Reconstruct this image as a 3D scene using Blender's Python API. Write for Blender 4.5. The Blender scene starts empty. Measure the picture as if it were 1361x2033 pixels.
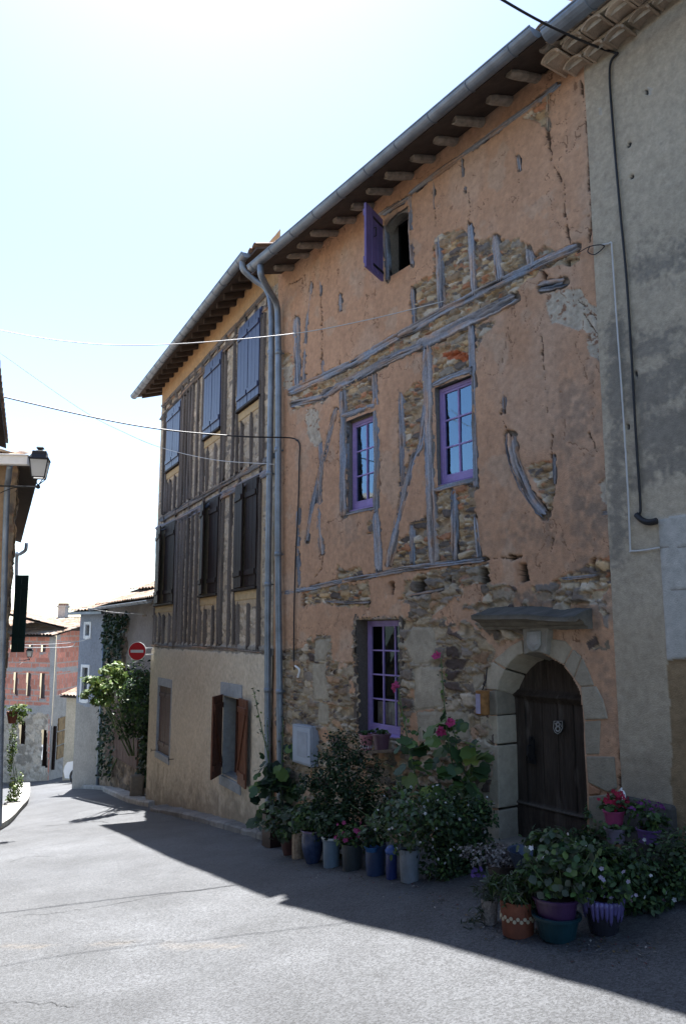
import bpy, math, random
import numpy as np
from mathutils import Vector, Matrix
random.seed(7)
RNG = np.random.default_rng(11)
SC = bpy.context.scene
COL = SC.collection

# ------------------------------------------------------------------ camera, sky, sun, exposure
W_, H_, F_ = 1361.0, 2033.0, 1550.0          # photograph size and focal length in its pixels
PITCH = math.atan(242.0 / F_)
EYE = 2.05                                    # eye above the door threshold (z = 0)
SUN_EL, SUN_AZ = math.radians(63.7), math.radians(-13.1)   # azimuth from +Y towards +X

cam_d = bpy.data.cameras.new('camera')
cam = bpy.data.objects.new('camera', cam_d)
COL.objects.link(cam)
cam.location = (0, 0, EYE)
cam.rotation_euler = (math.pi / 2 + PITCH, 0, 0)
cam_d.sensor_fit = 'VERTICAL'
cam_d.sensor_height = 24.0
cam_d.lens = F_ / H_ * 24.0
cam_d.clip_start = 0.05
cam_d.clip_end = 2000
SC.camera = cam

wd = bpy.data.worlds.new('World')
SC.world = wd
wd.use_nodes = True
nt = wd.node_tree
bg = nt.nodes['Background']
sky = nt.nodes.new('ShaderNodeTexSky')
sky.sky_type = 'NISHITA'
sky.sun_disc = False
sky.sun_elevation = SUN_EL
sky.sun_rotation = SUN_AZ
sky.altitude = 200
sky.air_density = 1.0
sky.dust_density = 0.8
sky.ozone_density = 1.0
nt.links.new(sky.outputs[0], bg.inputs[0])
bg.inputs[1].default_value = 0.09

sl = bpy.data.lights.new('sun', 'SUN')
sl.energy = 5.0
sl.angle = math.radians(0.5)
sl.color = (1.0, 0.98, 0.955)
sun = bpy.data.objects.new('sun', sl)
COL.objects.link(sun)
SD = Vector((math.cos(SUN_EL) * math.sin(SUN_AZ), math.cos(SUN_EL) * math.cos(SUN_AZ), math.sin(SUN_EL)))
sun.rotation_euler = SD.to_track_quat('Z', 'Y').to_euler()
sun.location = SD * 60
SC.view_settings.view_transform = 'Standard'
SC.view_settings.look = 'None'
SC.view_settings.gamma = 1
SC.view_settings.exposure = 1.75
SC.cycles.max_bounces = 8
SC.cycles.diffuse_bounces = 4
SC.cycles.transparent_max_bounces = 12
SC.cycles.sample_clamp_indirect = 4.0

# ------------------------------------------------------------------ photograph pixel <-> place
CP, SP = math.cos(PITCH), math.sin(PITCH)
def A(*p): return np.array(p, float)
def ray(x, y):
    u = (x - W_ / 2) / F_; v = -(y - H_ / 2) / F_
    return np.array([u, CP - v * SP, SP + v * CP])
def project(P):
    X = P[..., 0]; Y = P[..., 1]; Z = P[..., 2] - EYE
    d = Y * CP + Z * SP
    return W_ / 2 + X / d * F_, H_ / 2 - (-Y * SP + Z * CP) / d * F_
CAM = A(0, 0, EYE)

class Plane:
    """vertical wall plane: t runs along it away from the camera, off is towards the street"""
    def __init__(s, vpx, D=None, through=None):
        r = ray(vpx, 1258); a = math.atan2(r[0], r[1])
        s.n = A(math.cos(a), -math.sin(a), 0); s.d = A(math.sin(a), math.cos(a), 0)
        s.D = D if D is not None else float(through @ s.n)
    def px(s, x, y, off=0.0):
        r = ray(x, y); return CAM + r * (s.D - off) / (r @ s.n)
    def tz(s, x, y, off=0.0):
        P = s.px(x, y, off); return float(P @ s.d), float(P[2])
    def w(s, t, z, off=0.0):
        t = np.asarray(t, float); z = np.asarray(z, float); off = np.asarray(off, float)
        P = (s.D - off)[..., None] * s.n + t[..., None] * s.d
        P = np.array(np.broadcast_to(P, np.broadcast(t, z, off).shape + (3,)))
        P[..., 2] = z
        return P
PO = Plane(-368, D=5.94)                      # orange house and the grey house beside it
JN = PO.px(545, 1200)
PL = Plane(-105, through=JN)                  # half-timbered house
TJ = float(JN @ PO.d); UJ = float(JN @ PL.d)

GC = np.array([(0, 0, -1.55), (1.73, 8.1, -2.08), (2.4, 7.0, -1.9), (-1.2, 12.54, -3.02), (-4.67, 19.48, -4.02), (-5.6, 13, -3.35),
               (-8.55, 27, -5.07), (-10.2, 29, -5.45), (-14.3, 37, -6.58), (-8, 18, -4.2), (-.4, 6.5, -2.38), (1.5, 4, -1.95),
               (-4, 5, -2.6), (-20, 45, -7.6), (6, 3, -1.5), (12, 14, -2.2), (8, 30, -4.0), (-20, 10, -4.6), (-30, 35, -7.6), (0, -10, -0.9), (-15, -8, -2.5), (12, -8, 0.0)], float)
def _tps(C, lam=0.3):
    n = len(C); r = np.linalg.norm(C[:, None, :2] - C[None, :, :2], axis=2)
    K = np.where(r > 0, r * r * np.log(r + 1e-9), 0) + lam * np.eye(n)
    P = np.c_[np.ones(n), C[:, :2]]; M = np.block([[K, P], [P.T, np.zeros((3, 3))]])
    return np.linalg.solve(M, np.r_[C[:, 2], 0, 0, 0])
GW = _tps(GC)
def gz(x, y):
    x = np.asarray(x, float); y = np.asarray(y, float)
    s = GW[-3] + GW[-2] * x + GW[-1] * y
    for c, w in zip(GC, GW):
        r2 = (x - c[0]) ** 2 + (y - c[1]) ** 2
        s = s + w * np.where(r2 > 0, r2 * np.log(r2 + 1e-12) * .5, 0)
    return s + EYE
def onG(px, py):
    r = ray(px, py); s = np.arange(1.0, 90, .05)
    P = CAM + r * s[:, None]; h = P[:, 2] - gz(P[:, 0], P[:, 1])
    i = np.argmax(h < 0)
    a, b = h[i - 1], h[i]
    q = s[i - 1] + .05 * a / (a - b)
    return CAM + r * q
def at(px, py, Y):
    r = ray(px, py); return CAM + r * (Y / r[1])
def mpp(P):                                    # metres per photograph pixel at a point
    return float(P[1] * CP + (P[2] - EYE) * SP) / F_

# ------------------------------------------------------------------ noise
def _h(ix, iy, s):
    n = (ix.astype(np.int64) * 374761393 + iy.astype(np.int64) * 668265263 + s * 974711) & 0x7fffffff
    n = ((n ^ (n >> 13)) * 1274126177) & 0x7fffffff
    return ((n ^ (n >> 16)) & 0xffff) / 65535.0
def vnoise(x, y, s=0):
    ix = np.floor(x); iy = np.floor(y); fx = x - ix; fy = y - iy
    fx = fx * fx * (3 - 2 * fx); fy = fy * fy * (3 - 2 * fy)
    a = _h(ix, iy, s); b = _h(ix + 1, iy, s); c = _h(ix, iy + 1, s); d = _h(ix + 1, iy + 1, s)
    return (a * (1 - fx) + b * fx) * (1 - fy) + (c * (1 - fx) + d * fx) * fy
def fbm(x, y, s=0, o=4):
    r = 0; a = .5; t = 0
    for i in range(o):
        r = r + a * vnoise(x, y, s + i * 17); t += a; a *= .5; x = x * 2.03 + 3.1; y = y * 2.03 + 1.7
    return r / t - .5
def voronoi(x, y, s=0):
    ix = np.floor(x); iy = np.floor(y)
    F1 = np.full(x.shape, 9.); F2 = np.full(x.shape, 9.); cid = np.zeros(x.shape); 
    for dx in (-1, 0, 1):
        for dy in (-1, 0, 1):
            jx = ix + dx; jy = iy + dy
            qx = jx + .12 + .76 * _h(jx, jy, s); qy = jy + .12 + .76 * _h(jx, jy, s + 5)
            d = (np.abs(qx - x) ** 3 + np.abs(qy - y) ** 3) ** (1 / 3); c = _h(jx, jy, s + 9)
            n1 = d < F1
            F2 = np.where(n1, F1, np.minimum(F2, d)); cid = np.where(n1, c, cid); F1 = np.where(n1, d, F1)
    return F1, F2, cid
def sstep(a, b, x):
    t = np.clip((x - a) / (b - a), 0, 1); return t * t * (3 - 2 * t)
def inpoly(px, py, poly):
    poly = np.asarray(poly, float); r = np.zeros(px.shape, bool)
    m = (px > poly[:, 0].min()) & (px < poly[:, 0].max()) & (py > poly[:, 1].min()) & (py < poly[:, 1].max())
    if not m.any(): return r
    x = px[m]; y = py[m]; q = np.zeros(x.shape, bool); n = len(poly)
    for i in range(n):
        x1, y1 = poly[i]; x2, y2 = poly[(i + 1) % n]
        if y1 == y2: continue
        c = ((y1 > y) != (y2 > y)) & (x < (x2 - x1) * (y - y1) / (y2 - y1) + x1)
        q ^= c
    r[m] = q
    return r
def dline(px, py, pts):
    r = np.full(px.shape, 1e9)
    for (x1, y1), (x2, y2) in zip(pts[:-1], pts[1:]):
        L = (x2 - x1) ** 2 + (y2 - y1) ** 2 + 1e-9
        u = np.clip(((px - x1) * (x2 - x1) + (py - y1) * (y2 - y1)) / L, 0, 1)
        r = np.minimum(r, np.hypot(px - x1 - u * (x2 - x1), py - y1 - u * (y2 - y1)))
    return r
def lin(r, g, b):
    f = lambda c: (c / 255 / 12.92 if c <= 10 else ((c / 255 + .055) / 1.055) ** 2.4)
    return A(f(r), f(g), f(b))
# windows of the photograph used to note positions: origin and magnification
def crop(ox, oy, k): return lambda *p: [(ox + x / k, oy + y / k) for x, y in p]
cA = crop(540, 350, 2.959); cB = crop(540, 720, 2.959); cC = crop(780, 400, 2.959); cD = crop(780, 780, 2.342)
cE = crop(700, 0, 2.059); cF = crop(560, 1120, 3.4025); cG = crop(900, 1150, 2.952)
c3 = crop(250, 470, 3.889); c4 = crop(250, 850, 3.889); c5 = crop(270, 1250, 3.889)
c1 = crop(0, 800, 4.234); c2 = crop(0, 1150, 4.066); c6 = crop(500, 1300, 2.722); c8 = crop(900, 1530, 2.952)

# ------------------------------------------------------------------ materials
def mat(name, col=(.5, .5, .5), rough=.8, spec=.3, metal=0, var=.25, vs=6.0, bump=.15, bs=60.0, attr=False, streak=None, coat=0):
    m = bpy.data.materials.new(name); m.use_nodes = True
    t = m.node_tree; N = t.nodes; L = t.links; b = N['Principled BSDF']
    b.inputs['Roughness'].default_value = rough; b.inputs['Metallic'].default_value = metal
    b.inputs['Specular IOR Level'].default_value = spec
    b.inputs['Coat Weight'].default_value = coat; b.inputs['Coat Roughness'].default_value = .15
    tc = N.new('ShaderNodeTexCoord'); src = tc.outputs['Object']
    if streak:
        mp = N.new('ShaderNodeMapping'); mp.inputs['Scale'].default_value = streak; L.new(src, mp.inputs[0]); src = mp.outputs[0]
    n = N.new('ShaderNodeTexNoise'); n.inputs['Scale'].default_value = vs; n.inputs['Detail'].default_value = 6; n.inputs['Roughness'].default_value = .65
    L.new(src, n.inputs['Vector'])
    mr = N.new('ShaderNodeMapRange'); mr.inputs[1].default_value = .25; mr.inputs[2].default_value = .75
    mr.inputs[3].default_value = 1 - var; mr.inputs[4].default_value = 1 + var
    L.new(n.outputs[0], mr.inputs[0])
    mx = N.new('ShaderNodeVectorMath'); mx.operation = 'SCALE'
    if attr:
        at_ = N.new('ShaderNodeAttribute'); at_.attribute_name = 'col'; L.new(at_.outputs['Color'], mx.inputs[0])
    else:
        mx.inputs[0].default_value = col
    L.new(mr.outputs[0], mx.inputs['Scale']); L.new(mx.outputs[0], b.inputs['Base Color'])
    if bump:
        n2 = N.new('ShaderNodeTexNoise'); n2.inputs['Scale'].default_value = bs; n2.inputs['Detail'].default_value = 4
        L.new(src, n2.inputs['Vector'])
        bp = N.new('ShaderNodeBump'); bp.inputs['Strength'].default_value = bump; bp.inputs['Distance'].default_value = .02
        L.new(n2.outputs[0], bp.inputs['Height']); L.new(bp.outputs[0], b.inputs['Normal'])
    return m
def leafmat(name, spec=.35, rough=.5, trans=.25):
    m = bpy.data.materials.new(name); m.use_nodes = True
    t = m.node_tree; N = t.nodes; L = t.links; b = N['Principled BSDF']
    b.inputs['Roughness'].default_value = rough; b.inputs['Specular IOR Level'].default_value = spec
    a = N.new('ShaderNodeAttribute'); a.attribute_name = 'col'; L.new(a.outputs['Color'], b.inputs['Base Color'])
    tr = N.new('ShaderNodeBsdfTranslucent'); L.new(a.outputs['Color'], tr.inputs[0])
    mx = N.new('ShaderNodeMixShader'); mx.inputs[0].default_value = trans
    L.new(b.outputs[0], mx.inputs[1]); L.new(tr.outputs[0], mx.inputs[2]); L.new(mx.outputs[0], N['Material Output'].inputs[0])
    return m
def glassmat(name, ior=3.0, tint=(.9, .95, 1)):
    m = bpy.data.materials.new(name); m.use_nodes = True
    t = m.node_tree; N = t.nodes; L = t.links; N.remove(N['Principled BSDF'])
    fr = N.new('ShaderNodeFresnel'); fr.inputs[0].default_value = ior
    g = N.new('ShaderNodeBsdfGlossy'); g.inputs['Roughness'].default_value = .015; g.inputs[0].default_value = (.52, .76, 1, 1)  # glossy colour tinted blue to deepen the reflected sky
    tr = N.new('ShaderNodeBsdfTransparent'); tr.inputs[0].default_value = tint + (1,)
    n = N.new('ShaderNodeTexNoise'); n.inputs['Scale'].default_value = 5
    tc = N.new('ShaderNodeTexCoord'); L.new(tc.outputs['Object'], n.inputs['Vector'])
    bp = N.new('ShaderNodeBump'); bp.inputs['Strength'].default_value = .02; bp.inputs['Distance'].default_value = .02
    L.new(n.outputs[0], bp.inputs['Height']); L.new(bp.outputs[0], g.inputs['Normal'])
    mx = N.new('ShaderNodeMixShader'); L.new(fr.outputs[0], mx.inputs[0]); L.new(tr.outputs[0], mx.inputs[1]); L.new(g.outputs[0], mx.inputs[2])
    L.new(mx.outputs[0], N['Material Output'].inputs[0])
    return m
M = dict(
    wall=mat('wall_render', attr=True, rough=.92, spec=.15, var=.22, vs=14, bump=.5, bs=90),
    wood=mat('weathered_timber', attr=True, rough=.85, spec=.2, var=.28, vs=30, bump=.4, bs=120),
    tile=mat('roof_tile', attr=True, rough=.9, spec=.15, var=.3, vs=12, bump=.3, bs=60),
    zinc=mat('grey_zinc', (.20, .235, .28), rough=.45, spec=.5, metal=.5, var=.38, vs=4, bump=.05, bs=20),
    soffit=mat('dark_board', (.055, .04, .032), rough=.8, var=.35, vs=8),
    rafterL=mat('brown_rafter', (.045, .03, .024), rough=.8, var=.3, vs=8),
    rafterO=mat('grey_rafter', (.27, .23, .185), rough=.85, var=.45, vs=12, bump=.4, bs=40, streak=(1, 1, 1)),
    purple=mat('purple_paint', (.30, .22, .48), rough=.45, spec=.4, var=.18, vs=9, bump=.06),
    purple_shut=mat('violet_shutter_paint', (.15, .115, .29), rough=.5, spec=.4, var=.2, vs=7, bump=.06),
    sky_shut=mat('sky_tinted_varnish', (.024, .032, .088), rough=.42, spec=.5, var=.25, vs=7, bump=.1, bs=30),  # brown varnish with the blue sky reflection put into its colour
    brown_shut=mat('dark_brown_varnish', (.024, .016, .014), rough=.6, spec=.1, var=.3, vs=7, bump=.08),
    rust_shut=mat('red_brown_stain', (.12, .045, .024), rough=.5, spec=.35, var=.35, vs=9, bump=.1),
    dull_shut=mat('dull_brown_paint', (.085, .055, .05), rough=.6, spec=.3, var=.25, vs=9, bump=.1),
    iron=mat('black_iron', (.012, .012, .014), rough=.5, spec=.4, var=.2, bump=.03),
    cable=mat('black_cable_sheath', (.012, .012, .015), rough=.5, spec=.4, var=.1, bump=0),
    pale_cable=mat('pale_cable_sheath', (.5, .5, .5), rough=.45, spec=.5, var=.1, bump=0),
    glass=glassmat('window_glass'), dimglass=glassmat('weak_reflection_glass', ior=1.45),  # second glass: same panes, reflection weakened so the ground floor looks dark
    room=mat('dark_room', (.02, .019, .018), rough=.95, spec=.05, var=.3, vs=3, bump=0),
    curtain=mat('net_curtain', (.55, .53, .55), rough=.9, spec=.1, var=.25, vs=18, bump=0),
    door=mat('old_oak_door', attr=True, rough=.75, spec=.12, var=.35, vs=10, bump=.3, bs=50, streak=(6, 6, .7)),
    white=mat('white_paint', (.75, .75, .74), rough=.5, var=.08, vs=8, bump=.03),
    pale_box=mat('pale_grey_plastic', (.31, .34, .39), rough=.5, var=.2, vs=6, bump=.03),
    stone=mat('pale_sandstone', attr=True, rough=.9, spec=.15, var=.22, vs=10, bump=.45, bs=55),
    leaf=leafmat('leaf'), petal=leafmat('petal', spec=.2, rough=.6, trans=.35),
    stem=mat('green_stem', (.10, .14, .06), rough=.7, var=.25, vs=15, bump=0),
    soil=mat('dark_soil', (.03, .023, .018), rough=.95, spec=.1, var=.4, vs=30, bump=.5, bs=60),
    concrete=mat('weathered_concrete', attr=True, rough=.92, spec=.15, var=.2, vs=9, bump=.35, bs=70),
)

# ------------------------------------------------------------------ object helpers
ROOT = {}
def link(o, parent=None):
    COL.objects.link(o)
    if parent is not None: o.parent = parent
    return o
def tag(o, label, cat, group=None):
    o['label'] = label; o['category'] = cat
    if group: o['group'] = group
    return o
def thing(name, loc, label, cat, group=None):
    o = bpy.data.objects.new(name, None); o.empty_display_size = .2
    link(o); o.location = [float(c) for c in loc]
    ROOT[o.name] = A(*loc)
    return tag(o, label, cat, group)
def wloc(o):
    while o is not None:
        if o.name in ROOT and o.parent is None: return ROOT[o.name]
        o = o.parent
    return A(0, 0, 0)
def mesh_obj(name, V, Fc, m, parent=None, cols=None, smooth=False, loc=None):
    """V (n,3) world positions; Fc list of faces or (k,4)/(k,3) array; cols per vertex"""
    V = np.asarray(V, float)
    me = bpy.data.meshes.new(name)
    off = wloc(parent) if parent is not None else (A(*loc) if loc is not None else A(0, 0, 0))
    if isinstance(Fc, np.ndarray):
        k = Fc.shape[1]
        me.vertices.add(len(V)); me.vertices.foreach_set('co', (V - off).astype(np.float32).ravel())
        me.loops.add(Fc.size); me.loops.foreach_set('vertex_index', Fc.astype(np.int32).ravel())
        me.polygons.add(len(Fc)); me.polygons.foreach_set('loop_start', np.arange(0, Fc.size, k, dtype=np.int32))
        me.update(calc_edges=True)
    else:
        me.from_pydata((V - off).tolist(), [], Fc)
    if cols is not None:
        ca = me.color_attributes.new('col', 'FLOAT_COLOR', 'POINT')
        c = np.ones((len(V), 4), np.float32); c[:, :3] = np.asarray(cols); ca.data.foreach_set('color', c.ravel())
    if smooth: me.polygons.foreach_set('use_smooth', np.ones(len(me.polygons), bool))
    me.materials.append(m); me.validate(); me.update()
    o = bpy.data.objects.new(name, me); link(o, parent)
    if parent is None and loc is not None: o.location = [float(c) for c in off]
    if parent is None: ROOT[o.name] = off
    return o
UP = A(0, 0, 1)
def unit(v): v = np.asarray(v, float); return v / (np.linalg.norm(v) + 1e-12)
class MB:
    def __init__(s): s.v = []; s.f = []; s.c = []
    def add(s, V, Fs, col=None):
        b = len(s.v); s.v += [tuple(map(float, p)) for p in V]; s.f += [tuple(int(i) + b for i in f) for f in Fs]
        c = (.5, .5, .5) if col is None else tuple(map(float, col)); s.c += [c] * len(V); return s
    def box(s, c, ax, ay, az, col=None, jit=0):
        """centre and three half-axis vectors"""
        c = A(*c); P = []
        for i, j, k in ((-1,-1,-1),(1,-1,-1),(1,1,-1),(-1,1,-1),(-1,-1,1),(1,-1,1),(1,1,1),(-1,1,1)):
            P.append(c + i * np.asarray(ax) + j * np.asarray(ay) + k * np.asarray(az) + (RNG.normal(size=3) * jit if jit else 0))
        return s.add(P, [(0,3,2,1),(4,5,6,7),(0,1,5,4),(1,2,6,5),(2,3,7,6),(3,0,4,7)], col)
    def bar(s, a, b, up, w, h, col=None):
        a = A(*a); b = A(*b); d = unit(b - a); sx = unit(np.cross(d, up)); u = np.cross(sx, d)
        return s.box((a + b) / 2, (b - a) / 2, sx * w / 2, u * h / 2, col)
    def prism(s, poly, vec, col=None):
        n = len(poly); vec = A(*vec); P = [A(*p) for p in poly]; Q = [p + vec for p in P]
        return s.add(P + Q, [tuple(range(n))[::-1], tuple(range(n, 2 * n))] + [(i, (i + 1) % n, n + (i + 1) % n, n + i) for i in range(n)], col)
    def tube(s, path, r, n=8, col=None, caps=True):
        P = [A(*p) for p in path]; rr = r if hasattr(r, '__len__') else [r] * len(P); V = []; last = None
        for i, p in enumerate(P):
            d = unit(P[min(i + 1, len(P) - 1)] - P[max(i - 1, 0)])
            if last is None:
                x = unit(np.cross(d, A(.3, .2, 1) if abs(d[2]) < .9 else A(1, 0, .1)))
            else: x = unit(last - d * (last @ d))
            last = x; y = np.cross(d, x)
            for k in range(n):
                a = 2 * math.pi * k / n; V.append(p + (x * math.cos(a) + y * math.sin(a)) * rr[i])
        Fs = [(i * n + k, i * n + (k + 1) % n, (i + 1) * n + (k + 1) % n, (i + 1) * n + k) for i in range(len(P) - 1) for k in range(n)]
        if caps: Fs += [tuple(range(n))[::-1], tuple((len(P) - 1) * n + k for k in range(n))]
        return s.add(V, Fs, col)
    def lathe(s, c, prof, n=20, col=None, squash=1.0):
        c = A(*c); V = []; 
        for r, z in prof:
            for k in range(n):
                a = 2 * math.pi * k / n; V.append(c + A(math.cos(a) * r, math.sin(a) * r * squash, z))
        Fs = [(i * n + k, i * n + (k + 1) % n, (i + 1) * n + (k + 1) % n, (i + 1) * n + k) for i in range(len(prof) - 1) for k in range(n)]
        Fs += [tuple(range(n))[::-1], tuple((len(prof) - 1) * n + k for k in range(n))]
        return s.add(V, Fs, col)
    def build(s, name, m, parent=None, smooth=False, bevel=0, loc=None):
        o = mesh_obj(name, s.v, s.f, m, parent, cols=s.c, smooth=smooth, loc=loc)
        if bevel:
            md = o.modifiers.new('bevel', 'BEVEL'); md.width = bevel; md.segments = 2; md.limit_method = 'ANGLE'
        return o
def smooth_path(pts, n=8):
    P = np.array(pts, float)
    if len(P) < 3: return [P[0] + (P[-1] - P[0]) * i / n for i in range(n + 1)]
    out = []
    Q = np.vstack([2 * P[0] - P[1], P, 2 * P[-1] - P[-2]])
    for i in range(1, len(Q) - 2):
        for k in range(n):
            t = k / n; a, b, c, d = Q[i - 1], Q[i], Q[i + 1], Q[i + 2]
            out.append(.5 * (2 * b + (c - a) * t + (2 * a - 5 * b + 4 * c - d) * t * t + (-a + 3 * b - 3 * c + d) * t ** 3))
    out.append(P[-1]); return out
def struct(o): o['kind'] = 'structure'; return o
# ------------------------------------------------------------------ ground
def axis(dense, far):
    return np.unique(np.round(np.concatenate([dense] + far), 3))
gx_ = axis(np.arange(-7, 4.01, .07), [np.arange(-20, -7, .4), np.arange(4, 14, .4), np.array([-60, -50, -40, -34, -28, -24, 16, 20, 26, 34, 45])])
gy_ = axis(np.arange(2, 16.01, .07), [np.arange(-4, 2, .4), np.arange(16, 48, .35), np.array([-14, -11, -8, -6, 52, 60, 75, 100])])
GX, GY = np.meshgrid(gx_, gy_)
def road_h(x, y):
    z = gz(x, y)
    near = (np.abs(x + 2) < 9) & (y < 20)
    return z + np.where(near, fbm(x * .9, y * .9, 3, 3) * .03 + fbm(x * 4, y * 4, 5, 3) * .012, 0)
GZ = road_h(GX, GY)
gc = np.empty(GX.shape + (3,)); base = A(.075, .078, .083)
pat = fbm(GX * .55, GY * .55, 21, 4); pat2 = fbm(GX * 2.3, GY * 2.3, 22, 4)
gc[:] = base * (1 + .55 * pat + .45 * pat2)[..., None]
gpx, gpy = project(np.stack([GX, GY, np.where(GY > .5, GZ, 0)], -1))
for pts, w, k in (([(0, 1878), (110, 1880), (240, 1872), (400, 1876), (520, 1882)], 5, .22), ([(300, 1884), (420, 1879)], 4, .22)):
    d = dline(gpx, gpy, pts); a = np.clip(1 - d / w, 0, 1) * sstep(-.05, .12, fbm(GX * 3, GY * 3, 31)) * k * (GY > 2)
    gc = gc * (1 - a[..., None]) + A(.30, .22, .13) * a[..., None]
n0, n1 = GX.shape
I = np.arange(n0 * n1).reshape(n0, n1)
def gridfaces(I): return np.stack([I[:-1, :-1], I[:-1, 1:], I[1:, 1:], I[1:, :-1]], -1).reshape(-1, 4)
asph = mat('old_asphalt', attr=True, rough=.6, spec=.5, var=.30, vs=1.1, bump=.6, bs=110)
t_ = asph.node_tree; N_ = t_.nodes; L_ = t_.links
vo = N_.new('ShaderNodeTexVoronoi'); vo.inputs['Scale'].default_value = 80
tc_ = N_.new('ShaderNodeTexCoord'); L_.new(tc_.outputs['Object'], vo.inputs['Vector'])
sp_ = N_.new('ShaderNodeSeparateColor'); L_.new(vo.outputs['Color'], sp_.inputs[0])
mr_ = N_.new('ShaderNodeMapRange'); mr_.inputs[1].default_value = 0; mr_.inputs[2].default_value = 1; mr_.inputs[3].default_value = .5; mr_.inputs[4].default_value = 1.5
L_.new(sp_.outputs[0], mr_.inputs[0])
b_ = N_['Principled BSDF']; src_ = b_.inputs['Base Color'].links[0].from_socket
mm = N_.new('ShaderNodeVectorMath'); mm.operation = 'SCALE'; L_.new(src_, mm.inputs[0]); L_.new(mr_.outputs[0], mm.inputs['Scale']); L_.new(mm.outputs[0], b_.inputs['Base Color'])
ground = struct(mesh_obj('road', np.stack([GX, GY, GZ], -1).reshape(-1, 3), gridfaces(I), asph, cols=gc.reshape(-1, 3), smooth=True))
# tar joints and cracks in the asphalt, laid as thin strips on it
def ribbon(name, pts, w, m, lift=.005, seed=0, gap=0):
    P = smooth_path([onG(*p)[:2] for p in pts], 14); V = []; Fs = []
    for i, p in enumerate(P):
        d = unit(P[min(i + 1, len(P) - 1)] - P[max(i - 1, 0)]); nn = A(-d[1], d[0])
        j = (fbm(A(i * .37), A(seed * 3.1), seed, 3)[0]) * .12; ww = w * (.35 + 1.1 * vnoise(A(i * .6), A(seed * 1.7), seed + 3)[0])
        for s in (-1, 1):
            q = p + nn * (j + s * ww / 2); V.append((q[0], q[1], float(road_h(q[0], q[1])) + lift))
    Fs = [(2 * i, 2 * i + 1, 2 * i + 3, 2 * i + 2) for i in range(len(P) - 1)]
    return struct(mesh_obj(name, V, Fs, m))
tar = mat('tar', (.055, .056, .058), rough=.8, var=.4, vs=20, bump=.2)
for k, (pts, w) in enumerate([([(30, 1822), (130, 1812), (240, 1792), (330, 1775), (460, 1758)], .009),
                              ([(0, 1990), (80, 1994), (150, 1997)], .007),
                              ([(200, 1874), (260, 1871), (330, 1868)], .006),
                              ([(20, 1712), (60, 1700), (110, 1702)], .008),
                              ([(90, 1640), (180, 1632), (215, 1634)], .03),
                              ([(245, 1598), (290, 1594)], .03)]):
    ribbon('road_crack', pts, w, tar, seed=k)

# ------------------------------------------------------------------ wall fields: one continuous sheet of render, stones and mortar in relief
def field(name, parent, m, plane, t0, t1, z0, z1, step, fn):
    T, Z = np.meshgrid(np.arange(t0, t1 + step * .5, step), np.arange(z0, z1 + step * .5, step))
    PX, PY = project(plane.w(T, Z, 0.0))
    h, col, hole = fn(T, Z, PX, PY)
    k = h.copy(); k[1:-1, 1:-1] = (h[1:-1, 1:-1] * 2 + h[:-2, 1:-1] + h[2:, 1:-1] + h[1:-1, :-2] + h[1:-1, 2:]) / 6
    V = plane.w(T, Z, k); I = np.arange(T.size).reshape(T.shape); Fq = gridfaces(I)
    hf = hole.ravel()[Fq].sum(1) >= 3
    # the sheet winds so that its front looks at the street
    return mesh_obj(name, V.reshape(-1, 3), Fq[~hf], m, parent, cols=col.reshape(-1, 3), smooth=True)
STONES = np.array([(.36, .25, .14), (.30, .23, .15), (.21, .18, .145), (.43, .37, .29), (.27, .19, .12), (.12, .10, .09), (.33, .16, .09), (.38, .30, .20)])
def rubble(T, Z, sx, sy, seed, pal=STONES, mortar=(.33, .245, .155), warp=.35, relief=.07):
    """random rubble: beds of large stones, some of them replaced by nests of small ones, mortar smeared over the joints"""
    wx_ = warp * fbm(T * 7, Z * 7, seed, 4) * 1.5; wy_ = warp * fbm(T * 7 + 9, Z * 7, seed + 1, 4) * 1.7
    def one(k, sd):
        F1, F2, c = voronoi(T / (sx * k) + wx_ / k, Z / (sy * k) + wy_ / k + .3 * vnoise(T / sx * .4, Z * 0, sd), sd)
        return F2 - F1, c, F1
    Db, cb, Fb = one(1.25, seed); Ds, cs, Fs = one(.55, seed + 31)
    small = ((cb * 17.3) % 1 < .38) | (Db < .05)
    D = np.where(small, Ds, Db); c = np.where(small, cs, cb); F1 = np.where(small, Fs, Fb)
    sm = fbm(T * 4, Z * 4, seed + 6, 4); cov = .04 + .10 * np.clip(sm + .2, 0, .5)
    e = sstep(cov, cov + .11, D + .07 * fbm(T * 38, Z * 38, seed + 7, 3))
    i = np.minimum((c * len(pal)).astype(int), len(pal) - 1)
    sc = pal[i] * (.75 + .5 * ((c * 37.7) % 1))[..., None]
    sc = sc * (1 + .55 * fbm(T * 24, Z * 50, seed + 2, 4))[..., None]
    mo = A(*mortar) * (1 + .5 * fbm(T * 22, Z * 22, seed + 4, 4))[..., None] * (1 - .45 * sstep(.02, .2, fbm(T * 5 + 3, Z * 5, seed + 8, 3)))[..., None]
    keep = ((c * 11.3) % 1 > .10); e = e * keep
    tx = ((c * 23.1) % 1 - .5) * (((T * 9) % 1) - .5) * .3
    h = e * (.35 + .65 * ((c * 7.7) % 1) + tx) * relief + fbm(T * 34, Z * 40, seed + 3, 4) * .014 - (1 - e) * np.clip(-sm, 0, .3) * .05
    return h, mo * (1 - e[..., None]) + sc * e[..., None]
def mixc(col, m, c):
    m = m[..., None]; return col * (1 - m) + c * m

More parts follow.
